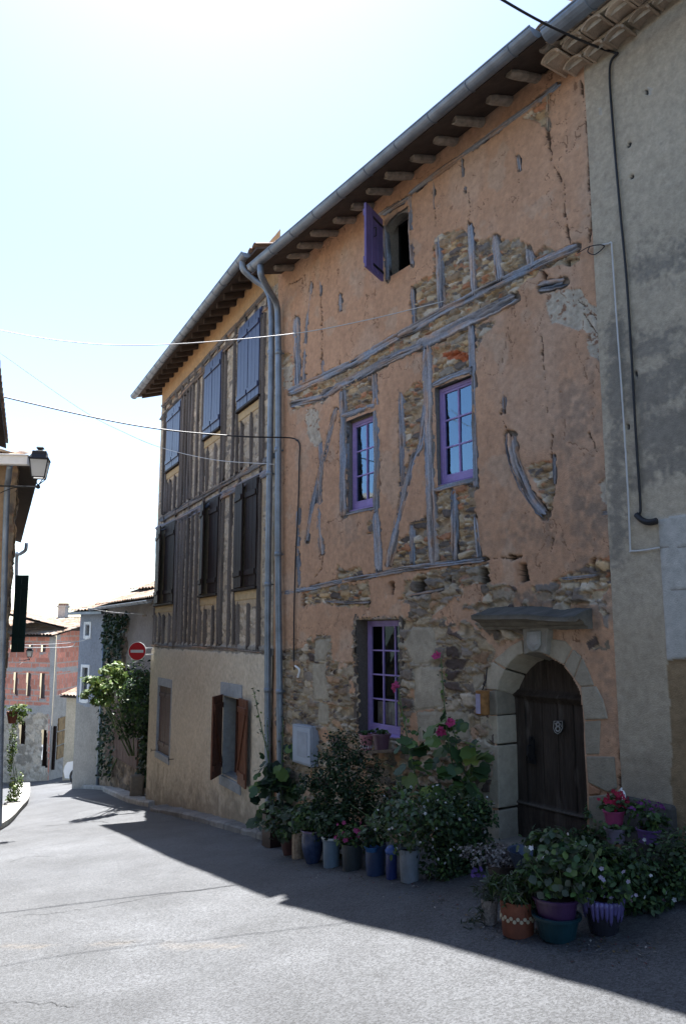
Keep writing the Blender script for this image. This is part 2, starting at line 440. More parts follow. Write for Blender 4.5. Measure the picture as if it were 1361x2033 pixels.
OPEN_O = {   # openings in the orange house, photograph pixels
 'attic': [(764, 452), (773, 437), (788, 422), (810, 408), (815, 526), (766, 556)],
 'first_l': [(686, 836), (743, 815), (746, 1008), (690, 1022)],
 'first_r': [(862, 770), (936, 742), (943, 950), (868, 968)],
 'ground': [(706, 1230), (793, 1227), (796, 1466), (712, 1466)],
}
ARCH = [(990,1745),(986,1450),(985,1370),(991,1350),(1005,1323),(1025,1302),(1049,1294),(1069,1294),(1085,1301),(1117,1319),(1137,1346),(1152,1374),(1157,1407),(1161,1490),(1166,1614),(1170,1745)]
OPEN_O['door'] = ARCH
STONE_O = [
 cC((100,505),(170,450),(232,425),(240,215),(300,190),(345,175),(400,155),(445,215),(470,235),(580,205),(640,228),(725,215),(790,275),(830,310),(890,252),(960,300),(1050,262),(1085,262),(1080,340),(1010,372),(870,400),(775,460),(720,540),(620,600),(480,745),(440,770),(200,860),(0,940),(0,800),(110,735)),
 cA((95,1255),(300,1165),(490,1075),(600,1005),(850,880),(900,985),(600,1150),(400,1250),(290,1330),(110,1380)),
 cB((425,150),(520,110),(592,85),(594,255),(415,315)),
 cC((232,862),(330,810),(445,770),(450,985),(235,1070)), cC((480,735),(600,690),(560,760),(520,800),(490,885)),
 cB((770,170),(830,120),(895,98),(905,260),(870,420),(850,500),(800,530),(772,480)), cB((765,600),(790,600),(790,640),(768,640)),
 cB((955,755),(1190,715),(1205,1160),(950,1175)),
 cB((742,1040),(800,1010),(815,940),(860,920),(915,905),(935,1180),(690,1215),(715,1130)),
 cB((175,1335),(300,1310),(565,1290),(575,1440),(470,1440),(300,1420),(180,1420)), cB((845,1235),(1270,1175),(1272,1300),(1180,1290),(1000,1350),(850,1380),(740,1400)),
 cB((385,1190),(430,1220),(470,1215),(515,1200),(530,1275),(380,1280)), cB((560,930),(600,930),(600,1000),(560,1000)),
 cD((620,352),(690,320),(742,308),(742,545),(722,552),(690,480)),
 cE((690,485),(740,440),(800,395),(805,525),(770,520),(740,490)), cE((880,150),(905,215),(850,260),(750,310),(700,350),(680,330),(760,270),(840,200)),
 cA((55,1050),(120,1030),(120,1100),(60,1120)),
 cD((635,905),(770,860),(1000,760),(1020,800),(1015,890),(960,960),(860,975),(660,965)),
]
# the ground floor: rubble from the downpipe to the arched door
STONE_G = [(556,1300),(570,1285),(600,1290),(615,1265),(655,1262),(660,1310),(700,1315),(700,1222),(800,1225),(835,1235),(880,1225),(925,1232),(960,1262),(985,1290),(975,1330),(965,1400),(985,1460),(960,1740),(1000,1760),(540,1760)]
MIX_G = [(800,1150),(940,1150),(1050,1172),(1160,1165),(1200,1200),(1215,1290),(1160,1290),(1100,1245),(980,1285),(900,1260),(800,1240)]
PALE_O = [cC((905,560),(950,525),(1010,505),(1100,505),(1130,570),(1160,605),(1215,612),(1225,700),(1240,940),(1165,905),(1135,860),(1145,775),(1050,740),(925,705),(900,640)),
          cD((955,425),(985,405),(1012,385),(1016,535),(985,520),(968,490)), cG((780,-30),(860,0),(930,20),(850,140),(800,160),(640,100),(640,20)),
          cB((195,280),(240,262),(275,280),(275,380),(290,470),(255,490),(215,450),(200,400)), cA((80,1030),(120,1110),(115,1250),(70,1260),(60,1100))]
ASHLAR = [cF((215,520),(330,495),(322,560),(290,660),(215,655)), cF((200,670),(295,665),(305,780),(325,925),(210,925)), cF((240,940),(315,935),(310,1095),(240,1085)),
          cF((870,425),(1000,420),(1032,470),(1030,640),(985,680),(885,680),(850,590),(815,540)), cF((885,690),(1060,690),(1085,800),(1085,970),(890,990)),
          cF((1275,760),(1320,730),(1361,740),(1361,800),(1300,880)), [(826,1412),(930,1412),(932,1470),(830,1470)],
          [(965,1330),(985,1315),(995,1330),(985,1372),(965,1365)]]
CRACKS_O = [([(1072,657),(1079,724),(1086,819)],1.5),([(1086,262),(1093,320),(1108,345),(1118,369),(1122,437),(1130,483)],2.6),([(1154,160),(1166,272),(1172,380),(1176,437),(1169,480)],2.2),
            ([(929,379),(931,410),(930,445)],1.5),([(1028,340),(1030,375)],1.2),([(636,590),(639,640),(638,738)],1.2),([(675,700),(674,730)],1.6),([(993,820),(1008,860),(1014,868)],1.6),
            ([(1094,865),(1094,925)],2.2),([(995,712),(996,745)],1.2),([(1026,1110),(980,1108),(962,1110)],2),([(1010,1102),(1026,1106),(1038,1104)],3),([(1090,1100),(1098,1070),(1090,1062)],2.2),
            ([(1170,860),(1186,905),(1204,940)],1.2),([(1208,820),(1210,900),(1212,940)],1.2),([(1110,560),(1190,640),(1196,720)],.9),([(642,1098),(640,1130),(625,1145)],1.5),
            ([(574,565),(600,552)],1.6),([(860,413),(862,440)],1),([(1234,1490),(1228,1540),(1232,1590)],3),([(655,1330),(650,1350)],2),([(1150,560),(1155,620),(1180,660)],1.0),
            ([(611,742),(575,756)],2),([(1098,960),(1096,1010),(1080,1022)],1.6)]
HOLES_O = [cF((722,125),(756,122),(752,210),(728,208)), cF((915,92),(965,88),(962,190),(910,195)), cB((1215,1205),(1255,1200),(1262,1300),(1210,1305)), cD((585,800),(615,795),(628,872),(588,878)),
           cB((1028,1255),(1050,1250),(1045,1320),(1025,1310)), cF((135,200),(160,210),(150,300),(130,280)), cC((865,400),(900,440),(880,470)), cC((1010,345),(1060,330),(1080,345),(1040,375),(1012,372)), cD((530,765),(560,762),(565,775),(540,778)), cD((920,775),(940,768),(938,830),(922,830))]
STAIN_O = [(1150,860,70,170,.45),(1175,1010,60,120,.6),(1130,780,70,60,.3),(1060,1060,90,60,.45),(1185,1190,40,110,.55),(900,1060,110,70,.3),(1000,950,50,90,.2),(700,1060,60,50,.3),(1080,1185,130,26,.7),(1200,1350,30,160,.35),(600,1000,40,120,.15),(1160,1130,40,40,.5)]
TIMB_O = []
def wall_o(T, Z, PX, PY):
    w1 = fbm(T * 7, Z * 7, 41, 4); w2 = fbm(T * 7 + 50, Z * 7, 42, 4); f1 = fbm(T * 26, Z * 26, 43, 3); f2 = fbm(T * 26, Z * 26, 44, 3)
    wx = PX + w1 * 12 + f1 * 7; wy = PY + w2 * 12 + f2 * 7
    big = fbm(T * 1.1, Z * 1.1, 45, 4); mid = fbm(T * 5, Z * 5, 46, 4); fin = fbm(T * 45, Z * 45, 47, 3)
    col = A(.485, .293, .186) * (1 + .26 * big + .16 * mid)[..., None]
    col = mixc(col, np.clip(sstep(.0, .22, fbm(T * 1.6, Z * 1.1, 48, 4)) * .6, 0, 1), A(.49, .34, .245))
    col = mixc(col, np.clip(sstep(.05, .25, fbm(T * 7, Z * .55, 40, 4)) * .3, 0, 1), A(.42, .25, .16))
    col = mixc(col, sstep(.14, .2, fbm(T * 2.6 + 7, Z * 2.6, 39, 5)) * .45, A(.46, .345, .255))
    col = mixc(col, sstep(.20, .30, fbm(T * 22, Z * 22, 49, 3)) * .35, A(.22, .14, .10))
    h = .002 + mid * .007 + fin * .006 + big * .018 + fbm(T * 18, Z * 18, 38, 3) * .006
    st = np.zeros(T.shape)
    for cx, cy, rx, ry, k in STAIN_O:
        g = np.exp(-((wx - cx) / rx) ** 2 - ((wy - cy) / ry) ** 2); st = np.maximum(st, g * k)
    st = np.clip(st * 1.15 * sstep(-.22, .22, fbm(T * 16, Z * 16, 51, 4) + (st - .35) * .5), 0, .7)
    col = mixc(col, st, A(.15, .135, .115))
    # patches of pale lime mortar
    for p in PALE_O:
        m = inpoly(wx, wy, p)
        pc = A(.44, .385, .31) * (1 + .5 * f1 + .35 * w2)[..., None]
        pc = mixc(pc, sstep(.16, .22, fbm(T * 14, Z * 20, 52, 3)), A(.26, .15, .1))
        col = np.where(m[..., None], pc, col); h = np.where(m, -.012 + f1 * .02 + fin * .01, h)
    # rubble where the render has fallen
    S = np.zeros(T.shape, bool)
    for p in STONE_O: S |= inpoly(wx, wy, p)
    G = inpoly(wx, wy, STONE_G); X = inpoly(wx, wy, MIX_G)
    G = (G & ~(fbm(T * 3, Z * 3, 55, 4) > .17)) | (X & (fbm(T * 3.2, Z * 3.2, 56, 4) > -.03))
    hr, cr = rubble(T, Z, .19, .068, 60, mortar=(.38, .285, .19)); cr = cr * 1.25
    lich = sstep(.0, .25, fbm(T * 3, Z * 3, 61, 3))
    cr = mixc(cr, lich * .35, A(.25, .235, .205))
    red = inpoly(wx, wy, cC((265,880),(330,865),(450,900),(440,935),(320,925),(270,915)))
    cr = np.where(red[..., None], A(.42, .13, .06) * (1 + .5 * f1)[..., None], cr)
    col = np.where(S[..., None], cr, col); h = np.where(S, hr - .05, h)
    hg, cg = rubble(T, Z, .21, .095, 70, pal=np.array([(.31,.245,.165),(.27,.22,.16),(.17,.14,.115),(.38,.315,.24),(.25,.18,.125),(.10,.075,.065),(.33,.21,.13),(.34,.28,.205),(.22,.185,.155)]), mortar=(.42, .335, .235), warp=.45); cg = cg * 1.12
    col = np.where(G[..., None], cg, col); h = np.where(G, hg * 1.2 - .035, h)
    # timbers lie in ragged chases
    for pts, w in TIMB_O:
        d = dline(PX + w1 * 4, PY + w2 * 4, pts) - w / 2
        m = d < .6 + f1 * 7 + w2 * 4 - 5 * sstep(-.02, .12, fbm(T * 4.5, Z * 4.5, 37, 3))
        col = np.where(m[..., None], A(.19, .15, .115) * (1 + .6 * f2)[..., None], col); h = np.where(m, -.028 + f2 * .01, h)
    for k, p in enumerate(ASHLAR):
        ax = PX + w1 * 4 + f1 * 1.5; ay = PY + w2 * 4 + f2 * 1.5
        m = inpoly(ax, ay, p); e = inpoly(ax + 2.2, ay + 2.2, p) & inpoly(ax - 2.2, ay - 2.2, p)
        col = np.where(m[..., None], A(.38, .33, .255) * (1 + .3 * w2 + .3 * mid + .15 * ((k * 37 % 10) / 10 - .5))[..., None], col); h = np.where(m, np.where(e, .004, -.012) + mid * .008 + f1 * .006, h)
    for pts, w in CRACKS_O:
        d = dline(PX + f1 * 6 + w1 * 7, PY + f2 * 5, pts); ww = w * np.clip(.45 + 2.4 * w2 + 1.2 * f1, .0, 1.5); m = d < ww
        col = np.where(m[..., None], A(.12, .075, .05), col); h = np.where(m, h - .03, h)
    for p in HOLES_O:
        m = inpoly(PX + f1 * 5 + w1 * 4, PY + f2 * 5 + w2 * 4, p)
        col = np.where(m[..., None], A(.09, .075, .06), col); h = np.where(m, -.13, h)
    hc = (np.abs(fbm(T * 2.3 + 5, Z * 2.0, 78, 5)) < .0045) & (fbm(T * 1.3, Z * 1.3, 79, 3) > .02) & ~S & ~G
    col = np.where(hc[..., None], A(.24, .14, .09), col); h = np.where(hc, h - .006, h)
    # ragged edge chips scattered over the render
    ch = (fbm(T * 9, Z * 9, 77, 4) > .345) & ~S & ~G
    col = np.where(ch[..., None], A(.31, .185, .12), col); h = np.where(ch, h - .008, h)
    hole = np.zeros(T.shape, bool)
    for k, p in OPEN_O.items(): hole |= inpoly(PX, PY, p)
    return h, col, hole

# timbers of the orange house: (points, width in photograph pixels, how far they stand out)
_T = [
 ([(574,779),(640,749),(706,718),(743,695),(790,668)],14,.02), ([(790,668),(827,648),(878,618),(929,592),(996,557),(1070,522),(1143,490)],15,.022),
 ([(640,785),(702,752),(780,710),(837,683)],15,.03), ([(830,687),(880,661),(929,637),(983,611),(1023,590)],21,.035), ([(576,803),(606,796),(640,788)],12,.005),
 ([(869,474),(873,545),(876,612)],13,.02), ([(933,447),(936,510),(939,583)],11,.02), ([(983,470),(987,515),(991,556)],14,.02), ([(1049,495),(1052,530)],13,.004), ([(818,572),(821,646)],8,.015),
 ([(587,632),(589,705),(591,772)],12,.01), ([(618,562),(611,620),(605,690),(601,762)],5,.004), ([(634,547),(636,585)],4,.003), ([(675,586),(675,615)],5,.003), ([(639,718),(640,740)],5,.003),
 ([(761,452),(764,500),(767,555)],11,.012), ([(812,388),(814,460),(817,526)],8,.012), ([(746,432),(780,410),(815,389)],10,.02),
 ([(680,775),(681,830),(681,900),(682,1024)],12,.03), ([(743,745),(745,800),(747,900),(746,1016)],10,.02), ([(745,1016),(748,1075),(751,1133)],13,.015), ([(679,827),(710,816),(745,805)],9,.035), ([(688,1021),(715,1014),(744,1008)],6,.03),
 ([(846,690),(848,780),(850,890),(855,1000),(860,1117)],17,.02), ([(934,650),(936,700),(937,745)],12,.015), ([(939,745),(941,850),(943,968)],9,.02), ([(942,1024),(945,1060),(949,1105)],9,.006), ([(858,764),(895,747),(936,731)],11,.04), ([(863,973),(900,962),(943,952)],9,.035),
 ([(667,811),(658,848),(641,916),(621,997),(609,1075)],8,.012), ([(636,880),(638,923),(634,957),(633,1041),(638,1098)],9,.01), ([(592,990),(591,1080),(592,1163)],9,.006),
 ([(795,781),(796,880),(797,984)],10,.012), ([(846,795),(836,860),(831,889),(820,909),(807,963),(790,1031),(771,1122)],13,.016), ([(817,1041),(817,1080),(817,1119)],8,.01), ([(899,970),(901,1040),(903,1112)],11,.015),
 ([(564,1177),(620,1166),(675,1154),(760,1139)],9,.02), ([(752,1141),(800,1131),(858,1122),(910,1116),(962,1110)],11,.03),
 ([(645,1193),(690,1196),(733,1196)],5,.004), ([(805,1184),(840,1177),(881,1168)],6,.012), ([(1113,1149),(1150,1146),(1183,1142)],6,.012),
 ([(1012,865),(1017,904),(1032,947),(1053,989),(1080,1020)],24,.026), ([(1099,905),(1098,958)],5,.004), ([(1000,768),(1000,816)],8,.004), ([(916,316),(919,350),(923,379)],5,.004), ([(860,359),(861,412)],4,.003),
 ([(1028,311),(1030,336)],8,.003), ([(1086,185),(1087,257)],8,.004), ([(814,385),(870,342),(933,297),(1040,219),(1108,166)],8,.035), ([(1068,572),(1095,566),(1118,560)],22,-.002), ([(1196,1020),(1212,1018)],12,.0),
]
TIMB_O = [(p, w) for p, w, o in _T]
def timber(parent, plane, pts, w, out, col=(.25, .245, .26), seed=0, name='timber', step=.022, m=None, outk=.45, nz=1.0):
    """hewn timber set in the wall: flat, split face, sinking here and there under the render"""
    P = np.array(smooth_path(pts, 10))
    L = np.r_[0, np.cumsum(np.hypot(*np.diff(P, axis=0).T))]
    t0 = A(*plane.tz(*P[0])); t1 = A(*plane.tz(*P[-1])); ln = np.linalg.norm(t1 - t0)
    n = max(6, int(ln / step)); s = np.linspace(0, L[-1], n)
    P = np.c_[np.interp(s, L, P[:, 0]), np.interp(s, L, P[:, 1])]
    K = 13; us = np.r_[-1.0, np.linspace(-.97, .97, K - 2), 1.0]; I_ = np.arange(n, dtype=float)
    D_ = np.gradient(P, axis=0); D_ /= np.linalg.norm(D_, axis=1)[:, None] + 1e-9; NN = np.c_[-D_[:, 1], D_[:, 0]]
    m_ = np.minimum(I_, n - 1 - I_); e = np.where(m_ > 4, 1.0, .72 + .07 * m_)
    z1 = I_ * 0
    wob = lambda f, o, sd, oc: fbm(I_ * f, z1 + o, sd, oc)
    a = w / 2 * e * (1 + nz * .28 * wob(.09, seed * 7.3, 90, 3) + nz * .30 * wob(.6, seed * 7.3, 96, 2))
    b = w / 2 * e * (1 + nz * .28 * wob(.09, seed * 7.3 + 3, 91, 3) + nz * .30 * wob(.6, seed * 4.3, 97, 2))
    sh = wob(.03, seed * 2.9, 92, 3) * w * .2
    tzv = lambda Q: np.array([plane.tz(x, y) for x, y in Q])
    qa = tzv(P + NN * (sh - a)[:, None]); qb = tzv(P + NN * (sh + b)[:, None]); ax = tzv(P + D_) - tzv(P); ax /= np.linalg.norm(ax, axis=1)[:, None] + 1e-9
    II, UU = np.meshgrid(I_, us, indexing='ij')
    g = fbm(II * .028, UU * 4.5 + seed * 3.3, 93, 4); g2 = fbm(II * .05, UU * 14 + seed * 5.3, 98, 2)
    cr = np.maximum(0, .07 - np.abs(fbm(II * .018, UU * 1.5 + seed * 1.7, 94, 3) + .03)) / .07
    low = fbm(II * .045, seed * 1.9 + UU * .7, 95, 3) if nz >= 1 else II * 0
    pl_ = sstep(.04, .20, fbm(II * .11, UU * 1.3 + seed * 2.7, 99, 4)) if nz >= 1 else II * 0
    hh = out * outk - .002 + .026 * low + pl_ * .004 + g * .010 + g2 * .008 - cr * .02
    hh[:, (0, -1)] = np.minimum(-.05, out - .06)
    js = (RNG.random((n, K)) - .5) * step * np.where(m_ == 0, 3.0, 0.0)[:, None]
    q = qa[:, None] + (qb - qa)[:, None] * ((us + 1) / 2)[None, :, None] + ax[:, None] * js[..., None]
    V = plane.w(q[..., 0], q[..., 1], hh)
    cc = A(*col) * (1 - pl_ * .65)[..., None] + A(.42, .27, .18) * (pl_ * .65)[..., None]
    if nz >= 1: cc = cc * (1 + A(.22, 0, -.22) * np.clip(low * 2.5, -.6, 1)[..., None])
    C = cc * (1 + nz * (.8 * g + .8 * g2 - .8 * cr) + .25 * (seed * 37 % 10 / 10 - .5))[..., None]
    return mesh_obj(name, V.reshape(-1, 3), gridfaces(np.arange(n * K).reshape(n, K)), m or M['wood'], parent, cols=np.clip(C, .01, 1).reshape(-1, 3), smooth=False)

houseO = thing('house', PO.w(7.5, -.45), 'orange plastered house with bared rubble and timbers, purple windows and an arched oak door', 'house')
z_off = EYE
field('wall', houseO, M['wall'], PO, 4.50, TJ + .02, -1.15, EYE + 6.15, .0115, wall_o)
for k, (p, w, o) in enumerate(_T):
    timber(houseO, PO, p, w, o, seed=k + 1, col=(.33, .28, .22) if k == 47 else (.275, .28, .31))

# ------------------------------------------------------------------ half-timbered house wall
zl = lambda *pp: float(np.mean([PL.tz(*p)[1] for p in pp]))
zFr = zl((324, 807), (533, 575)); zLi = zl((319, 834), (409, 732), (535, 603)); zSi = zl((318, 1031), (507, 926), (545, 903)); zLo = zl((353, 1034), (535, 936)); zPl = zl((304, 1279), (528, 1294))
print('L beam heights', zFr, zLi, zSi, zLo, zPl)
ul = lambda x, y: PL.tz(x, y)[0] - UJ
UE = 8.05
def rect_l(tl, tr, br, bl):
    u0 = np.mean([ul(*tr), ul(*br)]); u1 = np.mean([ul(*tl), ul(*bl)])
    return u0, u1, np.mean([PL.tz(*bl)[1], PL.tz(*br)[1]]), np.mean([PL.tz(*tl)[1], PL.tz(*tr)[1]])
SH_L = {'u1': rect_l((336,817),(362,799),(358,918),(332,935)), 'u2': rect_l((411,727),(443,703),(440,847),(407,871)), 'u3': rect_l((477.6,655),(520,616.6),(518.7,781),(475,817)),
        'l1': rect_l((314,1052),(351,1036),(347,1194),(310,1200)), 'l2': rect_l((402,1004),(438,985),(434,1175),(400,1183)), 'l3': rect_l((471,973),(513.6,944),(513.6,1160),(468.6,1171))}
for k, v in SH_L.items(): print(k, np.round(v, 2))
G1 = rect_l((317,1345),(344.5,1349),(340.7,1519),(312.4,1503)); G2o = rect_l((446,1381),(480,1386),(481,1548),(446,1540))
def wall_l(T, Z, PX, PY):
    U = T - UJ
    w1 = fbm(T * 6, Z * 6, 141, 4); w2 = fbm(T * 6 + 40, Z * 6, 142, 4); f1 = fbm(T * 22, Z * 22, 143, 3); big = fbm(T * .9, Z * .9, 144, 4)
    hr, col = rubble(T, Z, .17, .085, 150, pal=np.array([(.50,.43,.34),(.42,.36,.29),(.29,.26,.22),(.52,.45,.36),(.33,.27,.20),(.18,.16,.14),(.42,.37,.30),(.48,.39,.28)]), mortar=(.43, .35, .26), warp=.5, relief=.025)
    col = mixc(col, np.clip(.25 + w1, 0, .6), A(.43, .36, .27)); h = hr * .6 - .006 - .02
    # smooth mortar bands round the windows and the gutterside
    sm = np.zeros(T.shape, bool)
    for k, (a, b, c, d) in SH_L.items():
        sm |= (U > a - .16 + w1 * .1) & (U < b + .10 + w1 * .1) & (Z > c - .30 + w2 * .1) & (Z < d)
    sm |= U > UE - .12
    sm |= (Z > zFr + .05) | (U < .32 + w1 * .25) & (w2 > -.05)
    cs = A(.46, .365, .25) * (1 + .3 * big + .25 * w2)[..., None]
    col = np.where(sm[..., None], cs, col); h = np.where(sm, -.004 + f1 * .006 + w1 * .01, h)
    fr = Z > zFr + .03
    col = np.where(fr[..., None], A(.44, .285, .155) * (1 + .25 * big + .2 * w1)[..., None], col)
    # cream roughcast on the ground floor, a step forward of the frame
    lo = Z < zPl - .07 + w1 * .10
    cl = A(.52, .45, .35) * (1 + .25 * big + .16 * w2 + .2 * f1)[..., None]
    gb = gz(*np.moveaxis(PL.w(T, Z * 0)[..., :2], -1, 0))
    foot_dark = sstep(.75, .0, Z - gb + w1 * .9 + w2 * .4)  # plaster tone gets darker towards the ground, edge broken by noise
    cl = mixc(cl, foot_dark * .65, A(.20, .17, .135))
    dr = np.zeros(T.shape)
    for (a, b, c, d) in (G1, G2o):
        dr = np.maximum(dr, ((U > a - .1) & (U < b + .12) & (Z < c - .1)) * sstep(-1.1, 0, Z - c) * sstep(-.1, .25, fbm(U * 9, Z * .8, 160, 3)))
    cl = mixc(cl, dr * .45, A(.22, .18, .13))
    col = np.where(lo[..., None], cl, col); h = np.where(lo, .035 + f1 * .012 + w1 * .012, h)
    for (a, b, c, d) in (G1, G2o):
        pass
    ed = (~lo) & (Z < zPl + .06 + w2 * .08); col = np.where(ed[..., None], A(.27, .25, .22) * (1 + .6 * f1)[..., None], col); h = np.where(ed, .02 + f1 * .04, h)
    hole = np.zeros(T.shape, bool)
    for (a, b, c, d) in (G1, G2o): hole |= (U > a) & (U < b) & (Z > c) & (Z < d)
    return h, col, hole
houseL = thing('house', PL.w(UJ + 4, -1.5), 'tall half timbered house with shuttered windows over a cream plastered ground floor', 'house')
field('wall', houseL, M['wall'], PL, UJ - .02, UJ + UE, -2.35, EYE + 6.75, .017, wall_l)
# ------------------------------------------------------------------ roofs, eaves, gutters
TILEC = np.array([(.34,.19,.12),(.28,.16,.11),(.40,.27,.19),(.22,.15,.12),(.36,.22,.13),(.30,.25,.20)])
def tile_roof(parent, plane, t0, t1, off_e, z_e, pitch, run, seed=0, pd=.21, name='roof', back=True):
    tp = math.tan(pitch); nt = int((t1 - t0) / pd * 8) + 1; row = .36
    nr = int(run / row); ss = np.unique(np.concatenate([np.array([k * row, k * row + row * .5, k * row + row - .012]) for k in range(nr)]))
    T, S = np.meshgrid(np.linspace(t0, t1, nt), ss)
    ph = (T - t0) / pd; c = np.floor(ph); r = np.floor(S / row + 1e-6)
    j = _h(c, r, seed + 3)
    prof = .055 * np.abs(np.sin(math.pi * ph)) ** .8
    H = prof + (S / row - r) * -.022 + .02 * (j - .5) + .03
    col = TILEC[(_h(c, r, seed) * len(TILEC) * .999).astype(int)] * (.8 + .4 * j)[..., None]
    li = sstep(.05, .25, fbm(T * 2, S * 2, seed + 5, 4)); col = mixc(col, np.clip(li * .6 + .25, 0, .8), A(.44, .385, .32))
    off = off_e - S; Z = z_e + S * tp + H
    V = plane.w(T, Z, off); Fq = gridfaces(np.arange(T.size).reshape(T.shape))
    o = mesh_obj(name, V.reshape(-1, 3), Fq, M['tile'], parent, cols=col.reshape(-1, 3))
    b = MB(); zr = z_e + run * tp
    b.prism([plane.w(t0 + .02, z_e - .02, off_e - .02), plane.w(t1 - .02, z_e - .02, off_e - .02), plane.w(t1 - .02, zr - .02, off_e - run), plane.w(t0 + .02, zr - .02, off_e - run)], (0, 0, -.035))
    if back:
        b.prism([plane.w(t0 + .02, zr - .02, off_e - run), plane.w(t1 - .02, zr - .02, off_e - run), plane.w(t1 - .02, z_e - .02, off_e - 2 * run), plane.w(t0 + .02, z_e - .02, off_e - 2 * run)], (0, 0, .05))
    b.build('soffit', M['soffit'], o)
    return o
def gutter(parent, plane, t0, t1, off, z, r, m, seg=.62):
    b = MB(); n = 10; ts = np.linspace(t0, t1, max(2, int((t1 - t0) / .5)))
    for rr, s in ((r, 1), (r - .006, -1)):
        V = []
        for t in ts:
            for k in range(n + 1):
                a = math.pi * k / n
                V.append(plane.w(t, z - math.sin(a) * rr, off + math.cos(a) * rr))
        m_ = n + 1
        Fs = [(i * m_ + k, i * m_ + k + 1, (i + 1) * m_ + k + 1, (i + 1) * m_ + k) for i in range(len(ts) - 1) for k in range(n)]
        b.add(V, Fs)
    b.tube([plane.w(t0, z, off + r), plane.w(t1, z, off + r)], .011, 6)
    for t in (t0, t1):                                              # end caps
        b.add([plane.w(t, z - math.sin(math.pi * k / n) * r, off + math.cos(math.pi * k / n) * r) for k in range(n + 1)], [tuple(range(n + 1))])
    t = t0 + .3
    while t < t1:                                                   # joints and brackets
        pts = [plane.w(t, z - math.sin(math.pi * k / n) * (r + .004), off + math.cos(math.pi * k / n) * (r + .004)) for k in range(n + 1)]
        b.tube(pts, .006, 5); t += seg
    return b.build('gutter', m, parent, smooth=False)
def downpipe(parent, pts, r, m, cuffs=()):
    b = MB(); b.tube(smooth_path(pts, 8), r, 12)
    for c in cuffs: b.tube([c + A(0, 0, -.035), c + A(0, 0, .035)], r + .008, 12)
    for c in cuffs: b.bar(c, c + A(.0, .0, 0) + (PO.n * .12), UP, .02, .02)
    return b.build('downpipe', m, parent, smooth=True)

OVO, OVL = .63, .525
gO = [PO.px(505, 527, OVO), PO.px(1062, 56, OVO)]; zgO = float(np.mean([p[2] for p in gO])); tO0, tO1 = float(gO[1] @ PO.d), float(gO[0] @ PO.d)
gL = [PL.px(481, 514, OVL), PL.px(266, 785, OVL)]; zgL = float(np.mean([p[2] for p in gL])); tL0, tL1 = float(gL[0] @ PL.d), float(gL[1] @ PL.d)
RG = .082
P_O = math.radians(17); P_L = math.radians(17)
tile_roof(houseO, PO, tO0 - .12, tO1 + .27, OVO - .05, zgO + .0, P_O, 4.4, 1)
tile_roof(houseL, PL, tL0 - .52, tL1 - .05, OVL - .05, zgL + .0, P_L, 4.4, 2)
gutter(houseO, PO, tO0, tO1 + .10, OVO, zgO, RG, M['zinc'])
gutter(houseL, PL, tL0 - .20, tL1, OVL, zgL, RG, M['zinc'], .45)
# rafters
def rafters(parent, plane, ts, off_e, z_e, pitch, w, h, m, rough=0, ext=0):
    tp = math.tan(pitch)
    for i, t in enumerate(ts):
        o0 = off_e - (.20 if rough else .10) + ext * (RNG.random() - .5); o1 = -.15; b = MB(); n = 7; K = 10; V = []
        tw = (RNG.random() - .5) * .05 * rough; ww = w * (1 + .3 * rough * (RNG.random() - .5)); hh = h * (1 + .3 * rough * (RNG.random() - .5))
        for i_ in range(n):
            s = i_ / (n - 1); o = o0 + (o1 - o0) * s; z = z_e - .01 + (off_e - o) * tp - hh / 2 - .025
            for k in range(K):
                a = 2 * math.pi * (k + .5) / K; sq = 1.0 if rough else 1.3
                x = max(-1, min(1, math.cos(a) * sq)); y = max(-1, min(1, math.sin(a) * sq))
                g = 1 + rough * .28 * fbm(A(i_ * .6 + i * 3.1), A(k * .8), 190, 3)[0]
                if rough and i_ == 0: g *= .82
                V.append(plane.w(t + x * ww / 2 * g + tw * s, z + y * hh / 2 * g, o + (rough * .05 * fbm(A(k * 1.1), A(i * 2.3), 191, 2)[0] if i_ == 0 else 0)))
        Fs = [(a * K + k, a * K + (k + 1) % K, (a + 1) * K + (k + 1) % K, (a + 1) * K + k) for a in range(n - 1) for k in range(K)] + [tuple(range(K))[::-1]]
        b.add(V, Fs); b.build('rafter', m, parent, smooth=False)
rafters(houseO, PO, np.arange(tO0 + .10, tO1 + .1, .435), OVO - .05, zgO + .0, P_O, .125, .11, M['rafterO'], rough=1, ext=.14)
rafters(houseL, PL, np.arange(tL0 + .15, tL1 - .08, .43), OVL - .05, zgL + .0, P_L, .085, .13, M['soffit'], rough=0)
# side and back walls close the houses
def shell(parent, plane, t0, t1, zb, z_e, off_e, pitch, run, thick=.3):
    b = MB(); tp = math.tan(pitch); zr = z_e + run * tp
    for a, c in ((t0, t0 + thick), (t1 - thick, t1)):
        poly = [(-.06, zb), (-.06, z_e + (off_e + .06) * tp - .08), (off_e - run, zr - .08), (off_e - 2 * run + .5, z_e - .0), (off_e - 2 * run + .5, zb)]
        b.prism([plane.w(a, z, o) for o, z in poly], plane.d * (c - a), (.42, .33, .22))
    b.prism([plane.w(t0, zb, off_e - 2 * run + .5), plane.w(t1, zb, off_e - 2 * run + .5), plane.w(t1, z_e, off_e - 2 * run + .5), plane.w(t0, z_e, off_e - 2 * run + .5)], plane.n * .3, (.42, .33, .22))
    return b.build('outer_wall', M['wall'], parent)
shell(houseO, PO, 4.56, TJ - .05, -1.4, zgO, OVO - .05, P_O, 4.4)
shell(houseL, PL, UJ + .12, UJ + UE - .02, -3.2, zgL, OVL - .05, P_L, 4.4)
